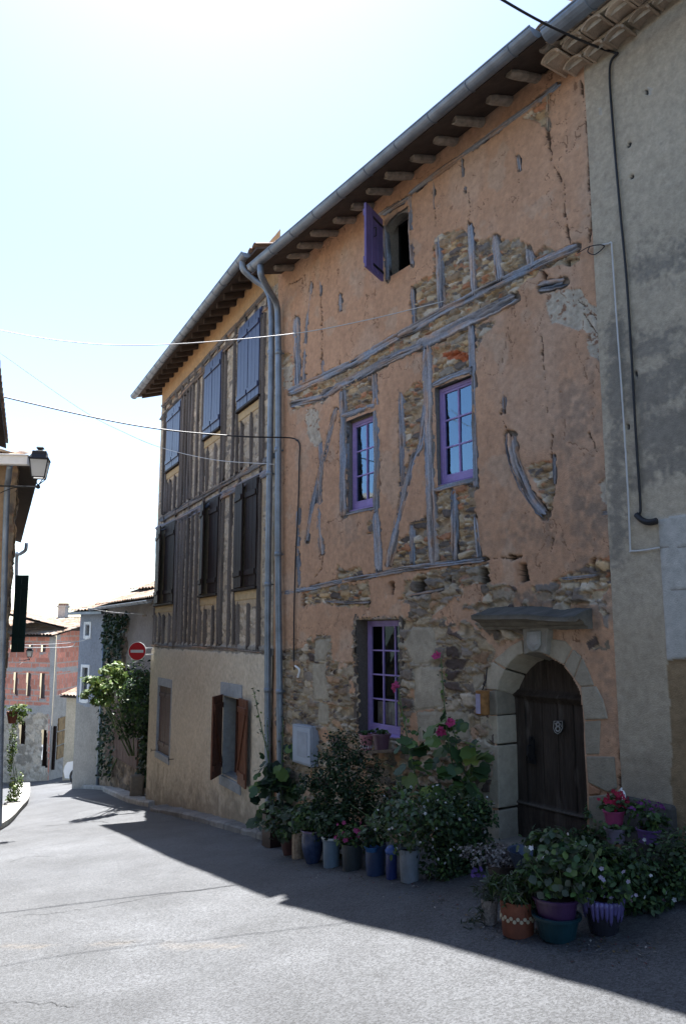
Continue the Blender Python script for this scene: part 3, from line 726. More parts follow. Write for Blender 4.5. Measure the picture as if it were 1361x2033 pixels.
# downpipes side by side at the joint of the two houses
pj = lambda x, y, o: PO.px(x, y, o)
downpipe(houseO, [pj(517, 527, OVO), pj(519, 548, OVO - .02), pj(535, 578, .36), pj(549, 605, .13), pj(552, 650, .09), pj(553, 800, .09), pj(552, 1100, .09), pj(555, 1400, .09), pj(557, 1655, .09)], .05, M['zinc'], [pj(553, 700, .09), pj(552, 893, .09), pj(552, 1100, .09), pj(555, 1373, .09)])
qj = lambda x, y, o: PL.px(x, y, o)
downpipe(houseL, [qj(481, 514, OVL), qj(483, 535, OVL - .02), qj(505, 556, .3), qj(528, 574, .12), qj(538, 610, .08), qj(539, 700, .08), qj(536, 900, .08), qj(532, 1150, .08), qj(531, 1400, .08), qj(533, 1650, .08)], .05, M['zinc'], [qj(538, 700, .08), qj(535, 940, .08), qj(532, 1160, .08), qj(531, 1370, .08)])

# ------------------------------------------------------------------ windows of the orange house
def recess(xw, xf, y):
    t = PO.tz(xw, y)[0]; best = min(np.arange(.02, .45, .005), key=lambda r: abs(PO.tz(xf, y, -r)[0] - t)); return float(best)
def pbox(b, plane, t0, t1, z0, z1, o0, o1, col=None):
    return b.prism([plane.w(t0, z0, o0), plane.w(t1, z0, o0), plane.w(t1, z1, o0), plane.w(t0, z1, o0)], plane.w(0, 0, o1) - plane.w(0, 0, o0), col)
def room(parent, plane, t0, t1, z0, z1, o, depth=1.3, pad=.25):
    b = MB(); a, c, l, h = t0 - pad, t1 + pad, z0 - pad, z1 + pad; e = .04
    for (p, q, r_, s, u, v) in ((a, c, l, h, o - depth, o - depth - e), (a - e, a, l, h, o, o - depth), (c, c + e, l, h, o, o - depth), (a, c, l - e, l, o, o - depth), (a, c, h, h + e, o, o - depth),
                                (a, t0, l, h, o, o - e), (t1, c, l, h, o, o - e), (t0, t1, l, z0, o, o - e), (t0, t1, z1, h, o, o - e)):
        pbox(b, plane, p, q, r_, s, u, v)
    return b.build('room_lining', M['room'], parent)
def lining(parent, plane, t0, t1, z0, z1, o, th=.05, front=-.004, m=None, col=(.15, .135, .12)):
    b = MB()
    pbox(b, plane, t0 - th, t0, z0, z1, front, o, col); pbox(b, plane, t1, t1 + th, z0, z1, front, o, col)
    pbox(b, plane, t0 - th, t1 + th, z1, z1 + th, front - .003, o, col); pbox(b, plane, t0 - th, t1 + th, z0 - th, z0, front - .003, o, col)
    return b.build('reveal', m or M['wood'], parent)
def casement(parent, plane, t0, t1, z0, z1, o, rows, cols, m, fw=.045, sill=True, curtain=None, gm=None):
    b = MB(); d = .045
    pbox(b, plane, t0, t0 + fw, z0, z1, o, o - d); pbox(b, plane, t1 - fw, t1, z0, z1, o, o - d)
    pbox(b, plane, t0 + fw, t1 - fw, z1 - fw, z1, o - .002, o - d); pbox(b, plane, t0 + fw, t1 - fw, z0, z0 + fw * 1.4, o - .002, o - d)
    # inner leaf frame and glazing bars
    a, c, l, h = t0 + fw, t1 - fw, z0 + fw * 1.4, z1 - fw; lf = .028
    pbox(b, plane, a, a + lf, l, h, o - .012, o - d); pbox(b, plane, c - lf, c, l, h, o - .012, o - d)
    pbox(b, plane, a + lf, c - lf, h - lf, h, o - .013, o - d); pbox(b, plane, a + lf, c - lf, l, l + lf * 1.3, o - .013, o - d)
    a += lf; c -= lf; l += lf * 1.3; h -= lf
    for i in range(1, cols):
        x = a + (c - a) * i / cols; pbox(b, plane, x - .011, x + .011, l, h, o - .014, o - d + .004)
    for i in range(1, rows):
        z = l + (h - l) * i / rows; pbox(b, plane, a, c, z - .010, z + .010, o - .017, o - d + .006)
    w = b.build('window', m, parent, bevel=.004)
    for i in range(cols):
        for k in range(rows):
            g = MB(); x0 = a + (c - a) * i / cols; x1 = a + (c - a) * (i + 1) / cols; y0 = l + (h - l) * k / rows; y1 = l + (h - l) * (k + 1) / rows
            tl = RNG.normal(size=4) * .0016
            P = [plane.w(x0, y0, o - .032 + tl[0]), plane.w(x1, y0, o - .032 + tl[1]), plane.w(x1, y1, o - .032 + tl[2]), plane.w(x0, y1, o - .032 + tl[3])]
            g.add(P, [(3, 2, 1, 0)]); g.build('pane', gm or M['glass'], w)
    if sill:
        s = MB(); s.prism([plane.w(t0 - .01, z0 - .055, o + .05), plane.w(t0 - .01, z0 - .02, o + .055), plane.w(t0 - .01, z0 + .005, o - .03), plane.w(t0 - .01, z0 - .055, o - .03)], plane.d * (t1 - t0 + .02)); s.build('sill', m, w, bevel=.004)
    if curtain:
        zc0, zc1 = curtain; ts = np.linspace(a, c, 60); V = []
        for z in (zc0, (zc0 + zc1) / 2, zc1):
            for t in ts: V.append(plane.w(t, z, o - .12 + .018 * math.sin(t * 75) + .012 * math.sin(t * 31)))
        n = len(ts); Fs = [(r * n + i, r * n + i + 1, (r + 1) * n + i + 1, (r + 1) * n + i) for r in range(2) for i in range(n - 1)]
        mesh_obj('curtain', V, Fs, M['curtain'], w, smooth=True)
    return w
def rect_o(poly, o=0.0):
    q = np.array([PO.tz(x, y, o) for x, y in poly]); return q[:, 0].min(), q[:, 0].max(), q[:, 1].min(), q[:, 1].max()
for nm, xw, xf, ym, ztop, zbot, rows, cols, cur in (('first_l', 688, 699, 920, (697, 842), (697, 1012), 3, 2, None), ('first_r', 864, 873, 870, (871, 774), (869, 963), 3, 2, None), ('ground', 708, 729, 1300, (729, 1233), (729, 1449), 4, 3, (1392, 1450))):
    r = recess(xw, xf, ym) if nm != 'ground' else recess(xw, xf, ym)
    op = np.array([PO.tz(x, y) for x, y in OPEN_O[nm]])
    t1 = PO.tz(xf, ym, -r)[0]; t0 = float(np.sort(op[:, 0])[:2].mean()) + .02
    z1 = PO.tz(*ztop, -r)[1]; z0 = PO.tz(*zbot, -r)[1]
    zt = max(op[:, 1]) + .01; zb = min(op[:, 1])
    lining(houseO, PO, t0 - .005, t1 + .012, zb + .02, max(zt, z1 + .01), -r - .08, th=.06, front=.0, col=(.17, .165, .16) if nm != 'ground' else (.12, .10, .085))
    if z1 < zt - .03:
        b = MB(); pbox(b, PO, t0 - .003, t1 + .01, z1, zt, -r + .01, -r - .07, (.2, .17, .13)); b.build('lintel_board', M['wood'], houseO)
    cz = None
    if cur: cz = (PO.tz(729, 1450, -r)[1], PO.tz(729, cur[0], -r)[1])
    w = casement(houseO, PO, t0, t1, z0, z1, -r, rows, cols, M['purple'], curtain=cz, gm=M['dimglass'] if cur else None)
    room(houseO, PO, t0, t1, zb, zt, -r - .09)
    if nm != 'ground':                                               # dark drape at the far side of the room window
        V = []; ts = np.linspace(t1 - .30, t1 - .05, 24)
        for z in (z0, z1):
            for t in ts: V.append(PO.w(t, z, -r - .16 + .02 * math.sin(t * 60)))
        n = len(ts); mesh_obj('curtain', V, [(i, i + 1, n + i + 1, n + i) for i in range(n - 1)], M['soffit'], w, smooth=True)
# attic window: open, arched wooden lintel, one violet shutter swung out
a0, a1, az0, az1 = rect_o(OPEN_O['attic'])
lining(houseO, PO, a0 + .01, a1 - .01, az0 + .02, az1, -.22, th=.05, front=-.02, col=(.24, .21, .18))
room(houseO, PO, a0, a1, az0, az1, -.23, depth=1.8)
b = MB(); n = 12
arc = [(a0 + (a1 - a0) * i / n, az1 - .02 - .16 * (1 - math.sin(math.pi * i / n) ** .7)) for i in range(n + 1)]
b.prism([PO.w(t, z, -.03) for t, z in arc] + [PO.w(a1 + .03, az1 + .05, -.03), PO.w(a0 - .03, az1 + .05, -.03)], PO.n * .10, (.23, .20, .165)); b.build('arched_lintel', M['wood'], houseO)
b = MB(); P = PO.px(786, 540, -.5); b.bar(P + A(0, 0, -.3), P + A(0, 0, .62), PO.d, .05, .012); b.build('curtain', M['curtain'], houseO)
def swing(plane, th, zr, off, w, xt):
    """angle by which a leaf hinged at th opens so that its free edge is seen at photograph column xt (same height)"""
    best = None
    for a in np.radians(np.arange(20, 175, 1)):
        for s in (1, -1):
            q = plane.w(th + s * math.cos(a) * w, zr, off + math.sin(a) * w); x = project(q)[0]
            if best is None or abs(x - xt) < best[0]: best = (abs(x - xt), a, s)
    return best[1], best[2]
def leaf(parent, plane, th, z0, z1, off, w, ang, s, m, name='shutter', th_=.03, planks=4, bars='Z', inner=1, hinge_m=None):
    ax = s * math.cos(ang) * plane.d - math.sin(ang) * plane.n       # along the leaf, from the hinge
    nn = unit(np.cross(ax, UP)); o = plane.w(th, 0, off); b = MB(); pw = w / planks
    for i in range(planks):
        c = o + ax * (pw * (i + .5)) + UP * (z0 + z1) / 2
        b.box(c, ax * (pw / 2 - .003), nn * th_ / 2, UP * (z1 - z0) / 2)
    H = z1 - z0; k = inner * (th_ / 2 + .012)
    zs = (z0 + H * .13, z0 + H * .87)
    for z in zs: b.box(o + ax * w / 2 + UP * z + nn * k, ax * (w / 2 - .02), nn * .012, UP * .045)
    if bars == 'Z': b.bar(o + ax * .05 + UP * (zs[0] + .05) + nn * k, o + ax * (w - .05) + UP * (zs[1] - .05) + nn * k, nn, .075, .022)
    S = b.build(name, m, parent, bevel=.004)
    for z in zs:
        hb = MB()
        hb.box(o + ax * w * .3 + UP * z - nn * inner * (th_ / 2 + .004), ax * w * .3, nn * .003, UP * .016); hb.tube([o + UP * (z - .04), o + UP * (z + .04)], .014, 6)
        hb.build('hinge', M['iron'], S)
    return S
th = PO.tz(762, 500)[0]; hz1 = PO.tz(757, 441)[1]; hz0 = PO.tz(763, 560)[1]
ang, s = swing(PO, th, (hz0 + hz1) / 2, .03, .50, 724)
S = leaf(houseO, PO, th, hz0, hz1, .03, .50, ang, s, M['purple_shut'], planks=3, bars='', inner=-1 if s > 0 else 1)
b = MB(); ax = s * math.cos(ang) * PO.d - math.sin(ang) * PO.n; q = PO.w(th, 0, .03) + ax * .3; nn = unit(np.cross(ax, UP))
for k in (1, -1): b.tube([q + UP * (hz0 + .62) + nn * k * .03, q + UP * (hz0 + .62) + nn * k * .06, q + UP * (hz0 + .5) + nn * k * .06, q + UP * (hz0 + .5) + nn * k * .03], .008, 6)
b.build('handle', M['iron'], S)
b = MB(); b.tube([PO.px(757, 497, .0) , PO.w(th, hz0 + .45, .03) + ax * .25], .006, 5); b.build('stay_bar', M['iron'], S)

# ------------------------------------------------------------------ arched door
rD = recess(986, 1024, 1450)
bs = []
SUR = [[(970,1372),(984,1369),(986,1420),(968,1421)], [(951,1422),(986,1421),(988,1478),(955,1472)], [(928,1474),(988,1480),(990,1606),(938,1602)], [(942,1607),(990,1608),(993,1745),(948,1745)],
       [(1152,1375),(1151,1363),(1181,1362),(1195,1390),(1204,1428),(1158,1430)], [(1158,1432),(1190,1430),(1188,1498),(1161,1499)], [(1161,1501),(1217,1502),(1222,1566),(1205,1574),(1165,1554)], [(1166,1580),(1213,1575),(1222,1745),(1170,1745)],
       [(985,1370),(991,1350),(1001,1329),(975,1312),(961,1334),(966,1369)], [(1002,1327),(1012,1314),(1025,1302),(1038,1297),(1035,1269),(1010,1283),(996,1296),(977,1311)],
       [(1083,1300),(1117,1319),(1134,1287),(1120,1272),(1088,1267)], [(1118,1320),(1137,1346),(1152,1303),(1136,1288)], [(1138,1347),(1151,1363),(1177,1361),(1167,1335),(1153,1304)], [(1166,1556),(1190,1568),(1188,1578),(1166,1579)]]
b = MB()
for k, p in enumerate(SUR):
    o = .018 + .01 * ((k * 7 % 5) / 5 - .5)
    c = A(.37, .32, .245) * (.65 + .6 * ((k * 13 % 7) / 7)) if k != 13 else A(.36, .19, .11)
    q = np.array(p, float); cen = q.mean(0); q = cen + (q - cen) * .985
    b.prism([PO.px(x, y, o) for x, y in q], PO.n * (rD + .02 + o) - UP * (.075 if 8 <= k <= 12 else 0), c)
sur = b.build('door_surround', M['stone'], houseO, bevel=.012)
b = MB(); kp = [(1039,1299),(1049,1295),(1069,1295),(1082,1299),(1087,1246),(1036,1247)]
b.prism([PO.px(x, y, .075) for x, y in kp], PO.n * (rD + .09) - UP * .075, (.26, .235, .195))
sh = [(1044,1254),(1070,1252),(1071,1280),(1066,1290),(1056,1294),(1047,1288),(1043,1276)]
b.prism([PO.px(x, y, .095) for x, y in sh], PO.n * .025, (.30, .29, .26)); sh2 = [(1049,1260),(1065,1259),(1066,1278),(1057,1288),(1049,1279)]
b.prism([PO.px(x, y, .102) for x, y in sh2], PO.n * .02, (.33, .31, .28))
b.build('keystone', M['stone'], houseO, bevel=.01)
# the leaf of the door: planks, stiles, transom
dq = [PO.tz(*p, -rD) for p in ((1022, 1500), (1166, 1500))]; td0 = PO.tz(1166, 1500)[0] - .06; td1 = dq[0][0] + .02
zt_ = PO.tz(1085, 1383, -rD)[1]; zl_ = PO.tz(1085, 1600, -rD)[1]
def door_fn(T, Z, PX, PY):
    x = (td1 - T) / (td1 - td0); gr = fbm(T * 30, Z * 2.2, 210, 4); g2 = fbm(T * 5, Z * 1.4, 211, 3)
    col = A(.062, .048, .039) * (1 + .7 * gr + .5 * g2)[..., None]; h = gr * .006
    k = np.abs(((x * 6.2) % 1) - .5) * 2; gro = (k > .93) & (Z < zt_ - .05) & (Z > zl_); h = np.where(gro, -.012, h); col = np.where(gro[..., None], A(.025, .02, .016), col)
    fr = ((x < .17) | (x > .94)) & (Z < zt_); h = np.where(fr, .025 + gr * .004, h)
    md = (np.abs(x - .52) < .012) & (Z < zt_); h = np.where(md, .02, h)
    tr = (Z > zt_ - .05) & (Z < zt_ + .05); h = np.where(tr, .045 + .02 * np.cos((Z - zt_) * 90), h); col = np.where(tr[..., None], A(.05, .038, .03) * (1 + .5 * gr)[..., None], col)
    lo = Z < zl_; h = np.where(lo, .03 + .01 * fbm(T * 3, Z * 25, 213, 2), h)
    lip = lo & (Z > zl_ - .03); col = np.where(lip[..., None], A(.11, .095, .08), col); h = np.where(lip, .05, h)
    wear = sstep(.08, .3, fbm(T * 12, Z * 3, 215, 4)); col = mixc(col, wear * .5, A(.12, .10, .085))
    return h - rD, col, np.zeros(T.shape, bool)
dzt = PO.tz(1060, 1300)[1] + .12
door = field('door', houseO, M['door'], PO, td0, td1 + .1, -.35, dzt, .011, door_fn)
b = MB(); q = PO.px(1055, 1485, -rD + .045)
b.box(q, PO.d * .035, PO.n * .006, UP * .09); b.tube([q - PO.n * .02 + UP * .03, q - PO.n * .06 + UP * .02, q - PO.n * .07 - UP * .06, q - PO.n * .03 - UP * .10], .011, 8); b.tube([q - PO.n * .03 + UP * .10 + PO.d * -.01, q - PO.n * .005 + UP * .10 + PO.d * -.01], .018, 8)
b.build('handle', M['iron'], door)
b = MB(); q0 = PO.px(1055, 1508, -rD + .04); b.box(q0, PO.d * .05, PO.n * .006, UP * .04); b.tube([q0 - PO.n * .01, q0 - PO.n * .05], .016, 8); b.build('lock', M['iron'], door)
# enamel shield with its scroll mark
b = MB(); q = [(1098,1431),(1116,1431),(1116,1446),(1112,1454),(1106,1458),(1100,1454),(1097,1446)]
b.prism([PO.px(x, y, -rD + .05) for x, y in q], PO.n * .03, (.045, .04, .037)); pq = b.build('plaque', M['stone'], door, bevel=.004)
b = MB(); cx, cy = 1106.5, 1443.5
q2 = [(x, y) for x, y in q]
b.tube([PO.px(cx + (x - cx) * .93, cy + (y - cy) * .93, -rD + .052) for x, y in q2 + q2[:1]], .004, 5, (.33, .32, .30))
for (oy, rx, ry) in ((-5, 3.3, 4), (3.5, 4.2, 5)):
    b.tube([PO.px(cx + rx * math.cos(a), cy + oy + ry * math.sin(a), -rD + .053) for a in np.linspace(0, 2 * math.pi, 15)], .0075, 6, (.33, .32, .30))
b.tube([PO.px(cx - 6, cy - 8, -rD + .053), PO.px(cx - 2, cy - 3, -rD + .053), PO.px(cx - 5, cy + 3, -rD + .053)], .005, 5, (.33, .32, .30)); b.tube([PO.px(cx + 5, cy - 7, -rD + .053), PO.px(cx + 7, cy, -rD + .053)], .004, 5, (.33, .32, .30))
b.build('emblem', M['stone'], pq)
b = MB(); b.prism([PO.px(985, 1745, .10), PO.px(1180, 1745, .10), PO.px(1180, 1745, -rD - .1), PO.px(985, 1745, -rD - .1)], (0, 0, .02), (.25, .23, .2))
pp = PO.w(0, 0, 0); b = MB(); pbox(b, PO, td0 - .05, td1 + .1, -.4, .0, .06, -rD - .05, (.25, .23, .20)); b.build('doorstep', M['stone'], houseO, bevel=.02)
# moulded stone hood above the arch
b = MB(); zb = PO.tz(1050, 1250)[1]; tA = PO.tz(934, 1221, .24)[0]; tB = PO.tz(1140, 1215, .24)[0]
prof = [(-.03, 0), (.07, 0), (.08, .03), (.115, .045), (.125, .07), (.19, .095), (.235, .105), (.24, .15), (.20, .165), (.08, .205), (-.03, .24)]
n = 26; V = []; Cc = []
for i in range(n + 1):
    t = tA + (tB - tA) * i / n; inset = 1
    for j, (o, z) in enumerate(prof):
        jn = fbm(A(i * .35), A(j * .9), 220, 3)[0] * (.02 if 2 < j < 7 else .035)
        dz = -.035 * float(sstep(.45, .9, i / n)) if j >= 6 else 0
        V.append(PO.w(t, zb + z + jn * .6 + dz, o + jn * (0 if j in (0, len(prof) - 1) else 1)))
        top = j >= 7; Cc.append(A(.10, .098, .09) * (1 + .8 * fbm(A(i * .9), A(j * 1.3), 221, 3)[0]) if top else A(.17, .15, .12) * (1 + .5 * fbm(A(i * .5), A(j * 1.3), 222, 3)[0]))
k = len(prof); Fs = [(i * k + j, i * k + j + 1, (i + 1) * k + j + 1, (i + 1) * k + j) for i in range(n) for j in range(k - 1)] + [tuple(range(k)), tuple(n * k + j for j in range(k))[::-1]]
mesh_obj('door_hood', V, Fs, M['stone'], houseO, cols=Cc)
# ------------------------------------------------------------------ studs, beams and shutters of the half-timbered house
DK = (.135, .118, .108); GRY = (.20, .19, .20)
def beam_px(p, w, out, seed, col, m=None): return timber(houseL, PL, p, w, out, col=col, seed=seed, step=.04, outk=.7)
beam_px([(323, 808), (430, 690), (534, 574)], 7, .03, 201, DK); beam_px([(319, 834), (409, 732), (480, 659), (536, 602)], 8, .03, 202, DK)
beam_px([(317, 1033), (420, 975), (507, 926), (548, 902)], 10, .03, 203, (.20, .19, .185)); beam_px([(311, 1052), (353, 1034), (450, 980), (536, 935)], 12, .035, 204, (.22, .21, .23))
beam_px([(303, 1281), (380, 1283), (450, 1288), (528, 1294)], 6, .05, 205, (.16, .14, .125))
def stud(u, z0, z1, w, out, seed, col=DK):
    top = project(PL.w(UJ + u, z1, 0)); bot = project(PL.w(UJ + u, z0, 0)); q = project(PL.w(UJ + u + w, z1, 0))
    wp = abs(top[0] - q[0]); md = ((top[0] + bot[0]) / 2 + RNG.normal() * wp * .3, (top[1] + bot[1]) / 2)
    timber(houseL, PL, [top, md, bot], max(wp, 2.2), out, col=col, seed=seed, step=.05, outk=1.0, nz=.55)
k = 0
for xs, yr, za, zb, keys in (([232,262,293,338,384,412,432,462,494,530,570,612,672,733,793,868,945,1030], 1500, zPl + .04, zLo - .05, ('l1','l2','l3')),
                             ([287,303,322,345,378,415,432,458,478,500,540,580,625,685,750,818,888,962,1052], 480, zSi + .05, zLi - .05, ('u1','u2','u3'))):
    for x in xs:
        p = c4((x, yr))[0]; u = ul(*p); top = zb
        for kk in keys:
            a, b_, c, d = SH_L[kk]
            if a - .03 < u < b_ + .03: top = c - .27
        w = .06 * (.75 + .5 * RNG.random()); k += 1
        stud(u, za, top, w, .034, 300 + k, A(*DK) * (.8 + .7 * RNG.random()) if RNG.random() < .85 else (.13, .115, .108))
for kk in ('u1', 'u2', 'u3', 'l1', 'l2', 'l3'):                       # jamb posts run the height of the storey, short posts between the beams
    a, b_, c, d = SH_L[kk]
    z0, z1 = ((zSi + .05, zLi - .05) if kk[0] == 'u' else (zPl + .04, zLo - .05))
    for u in (a - .05, b_ + .05):
        k += 1; stud(u, z0, z1, .06, .036, 300 + k)
for i, u in enumerate(np.arange(.5, UE - .3, .55)):
    k += 1; stud(u, zLi + .06, zFr - .03, .055, .03, 300 + k)
    if i % 2 == 0: k += 1; stud(u + .2, zLo + .1, zSi - .06, .06, .03, 300 + k)
def shutter_pair(plane, t0, t1, z0, z1, off, m, planks=3, gap=.012, dark=.02, ajar=0.0):
    mid = (t0 + t1) / 2
    b = MB(); pbox(b, plane, t0 - .04, t1 + .04, z0 - .05, z0 - .005, off + .035, -.03); b.build('sill', M['brown_shut'], houseL, bevel=.005)
    b = MB(); pbox(b, plane, t0 - .035, t0, z0, z1, off - .005, -.03); pbox(b, plane, t1, t1 + .035, z0, z1, off - .005, -.03); pbox(b, plane, t0 - .035, t1 + .035, z1, z1 + .035, off - .003, -.03); pbox(b, plane, t0, t1, z0, z1, -.012, -.03)
    b.build('window_frame', m, houseL)
    for th, s, a in ((t0, 1, 0), (t1, -1, ajar)):
        leaf(houseL, plane, th, z0 + .005, z1 - .005, off, (t1 - t0) / 2 - gap, a, s, m, planks=planks, bars='', inner=-1 if s > 0 else 1)
for kk, aj in (('u1', 0), ('u2', 0), ('u3', 0), ('l1', .14), ('l2', .2), ('l3', .1)):
    a, b_, c, d = SH_L[kk]
    shutter_pair(PL, UJ + a, UJ + b_, c, d, .035, M['sky_shut'] if kk[0] == 'u' else M['brown_shut'], ajar=aj)
    b = MB(); pbox(b, PL, UJ + a - .02, UJ + b_ + .02, c - .21, c - .06, .012, -.03, (.44, .33, .19)); b.build('sill_panel', M['stone'], houseL, bevel=.01)
# ground floor windows in grey stone frames
def stone_frame(plane, t0, t1, z0, z1, jw, hh, out, parent, sl=.14):
    b = MB(); c = (.30, .315, .33)
    pbox(b, plane, t0 - jw, t1 + jw, z1, z1 + hh, out, -.2, c); pbox(b, plane, t0 - jw * .9, t1 + jw * .9, z0 - sl, z0, out + .012, -.2, c)
    if jw > .02: pbox(b, plane, t0 - jw, t0, z0, z1, out - .003, -.2, c); pbox(b, plane, t1, t1 + jw, z0, z1, out - .003, -.2, c)
    return b.build('stone_frame', M['stone'], parent, bevel=.008)
a, b_, c, d = G1; sw = .055
stone_frame(PL, UJ + a + sw, UJ + b_ - sw, c + .14, d - .18, sw, .18, .05, houseL)
t0, t1 = UJ + a + sw, UJ + b_ - sw; mid = (t0 + t1) / 2
for th, s in ((t0, 1), (t1, -1)): leaf(houseL, PL, th, c + .145, d - .185, -.02, (t1 - t0) / 2 - .006, 0, s, M['dull_shut'], planks=3, bars='', inner=-1 if s > 0 else 1)
b = MB(); pbox(b, PL, t0, t1, c + .1, d - .1, -.05, -.08); b.build('window_back', M['soffit'], houseL)
for x, y in ((309, 1489), (344, 1507)):
    b = MB(); p = PL.px(x, y, .05); b.tube([p + PL.n * .02, p - PL.n * .10], .008, 6); b.tube([p - PL.n * .10 - UP * .04, p - PL.n * .10 + UP * .04], .007, 6); b.build('shutter_catch', M['iron'], houseL)
a, b_, c, d = G2o; t0, t1 = UJ + a, UJ + b_
b = MB(); cst = (.28, .30, .32); pbox(b, PL, t0 - .08, t1 + .14, d, d + .23, .055, -.2, cst); b.build('stone_lintel', M['stone'], houseL, bevel=.008)
b = MB(); b.prism([PL.w(t0 - .10, c - .20, .055), PL.w(t0 - .10, c - .03, .065), PL.w(t0 - .10, c + .03, -.15), PL.w(t0 - .10, c - .20, -.15)], PL.d * (t1 - t0 + .2), cst); b.build('sill', M['stone'], houseL, bevel=.01)
lining(houseL, PL, t0, t1, c, d, -.2, th=.06, front=.03, m=M['stone'], col=(.36, .35, .33))
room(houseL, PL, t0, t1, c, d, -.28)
V = []; ts = np.linspace(t0 + .0, t1 - .18, 40)
for z in (c, d):
    for t in ts: V.append(PL.w(t, z, -.20 + .012 * math.sin(t * 22)))
n = len(ts); mesh_obj('curtain', V, [(i, i + 1, n + i + 1, n + i) for i in range(n - 1)], mat('grey_blind', (.36, .39, .44), rough=.8, var=.12, bump=0), houseL, smooth=True)
b = MB(); pbox(b, PL, t1 - .20, t1 - .17, c, d, -.14, -.2); pbox(b, PL, t0, t1, d - .04, d, -.14, -.2); b.build('window', M['rust_shut'], houseL)
wd2 = (t1 - t0) * .60
zc = (c + d) / 2
ang, s = swing(PL, t1, zc, .06, wd2, 420); leaf(houseL, PL, t1, c - .02, d + .02, .06, wd2, ang, s, M['rust_shut'], planks=3, inner=-1 if s < 0 else 1)
ang, s = swing(PL, t0, zc, .06, wd2, 503); leaf(houseL, PL, t0, c - .02, d + .02, .06, wd2, ang, s, M['rust_shut'], planks=3, inner=1 if s > 0 else -1)
# rough concrete kerb along its foot
def kerb(name, pts_px, wid, hgt, col, seed=0, wob=.02, seg=.06, up=None):
    P = smooth_path([(at(*p) if len(p) == 3 else onG(*p))[:2] for p in pts_px], 12); P = np.array(P); L = np.r_[0, np.cumsum(np.hypot(*np.diff(P, axis=0).T))]; n = max(4, int(L[-1] / seg)); s = np.linspace(0, L[-1], n)
    P = np.c_[np.interp(s, L, P[:, 0]), np.interp(s, L, P[:, 1])]; V = []; C = []
    for i in range(n):
        d = unit(P[min(i + 1, n - 1)] - P[max(i - 1, 0)]); nn = A(d[1], -d[0]); z = float(gz(*P[i]))
        jn = fbm(A(s[i] * 4), A(seed), seed + 1, 3)[0] * wob; jj = fbm(A(s[i] * 5), A(seed + 9), seed + 2, 3)[0] * wob
        jt = -.012 if abs((s[i] / .8) % 1 - .5) < .035 else 0
        for x, h in ((0, -.1), (.0, hgt * .75), (.03, hgt), (wid * .6, hgt * 1.05), (wid, hgt * 1.08), (wid, -.1)):
            q = P[i] + nn * (x + (jn if x < wid * .5 else 0)); V.append((q[0], q[1], z + h + (jj + jt if h > 0 else 0))); C.append(A(*col) * (1 + .7 * fbm(A(s[i] * 3), A(x * 9), seed + 4, 4)[0] + (jt * 30)))
    k = 6; Fs = [(i * k + j, i * k + j + 1, (i + 1) * k + j + 1, (i + 1) * k + j) for i in range(n - 1) for j in range(k - 1)] + [tuple(range(k)), tuple((n - 1) * k + j for j in range(k))]
    return struct(mesh_obj(name, V, Fs, M['concrete'], cols=np.clip(C, .02, 1)))
kerb('kerb', [(527, 1670), (480, 1657), (420, 1640), (350, 1622), (298, 1611)], .6, .10, (.21, .205, .20), 3, wob=.05)
kerb('kerb', [(294, 1610, 18.6), (270, 1597, 19.6), (245, 1580, 21.2), (225, 1566, 23.0), (205, 1556, 25.0)], .32, .13, (.42, .41, .39), 8)
kerb('pavement', [(300, 1606, 18.9), (275, 1594, 19.9), (250, 1576, 21.5), (230, 1563, 23.3), (212, 1553, 25.2), (160, 1544, 27.3)], 2.2, .11, (.33, .325, .31), 12)

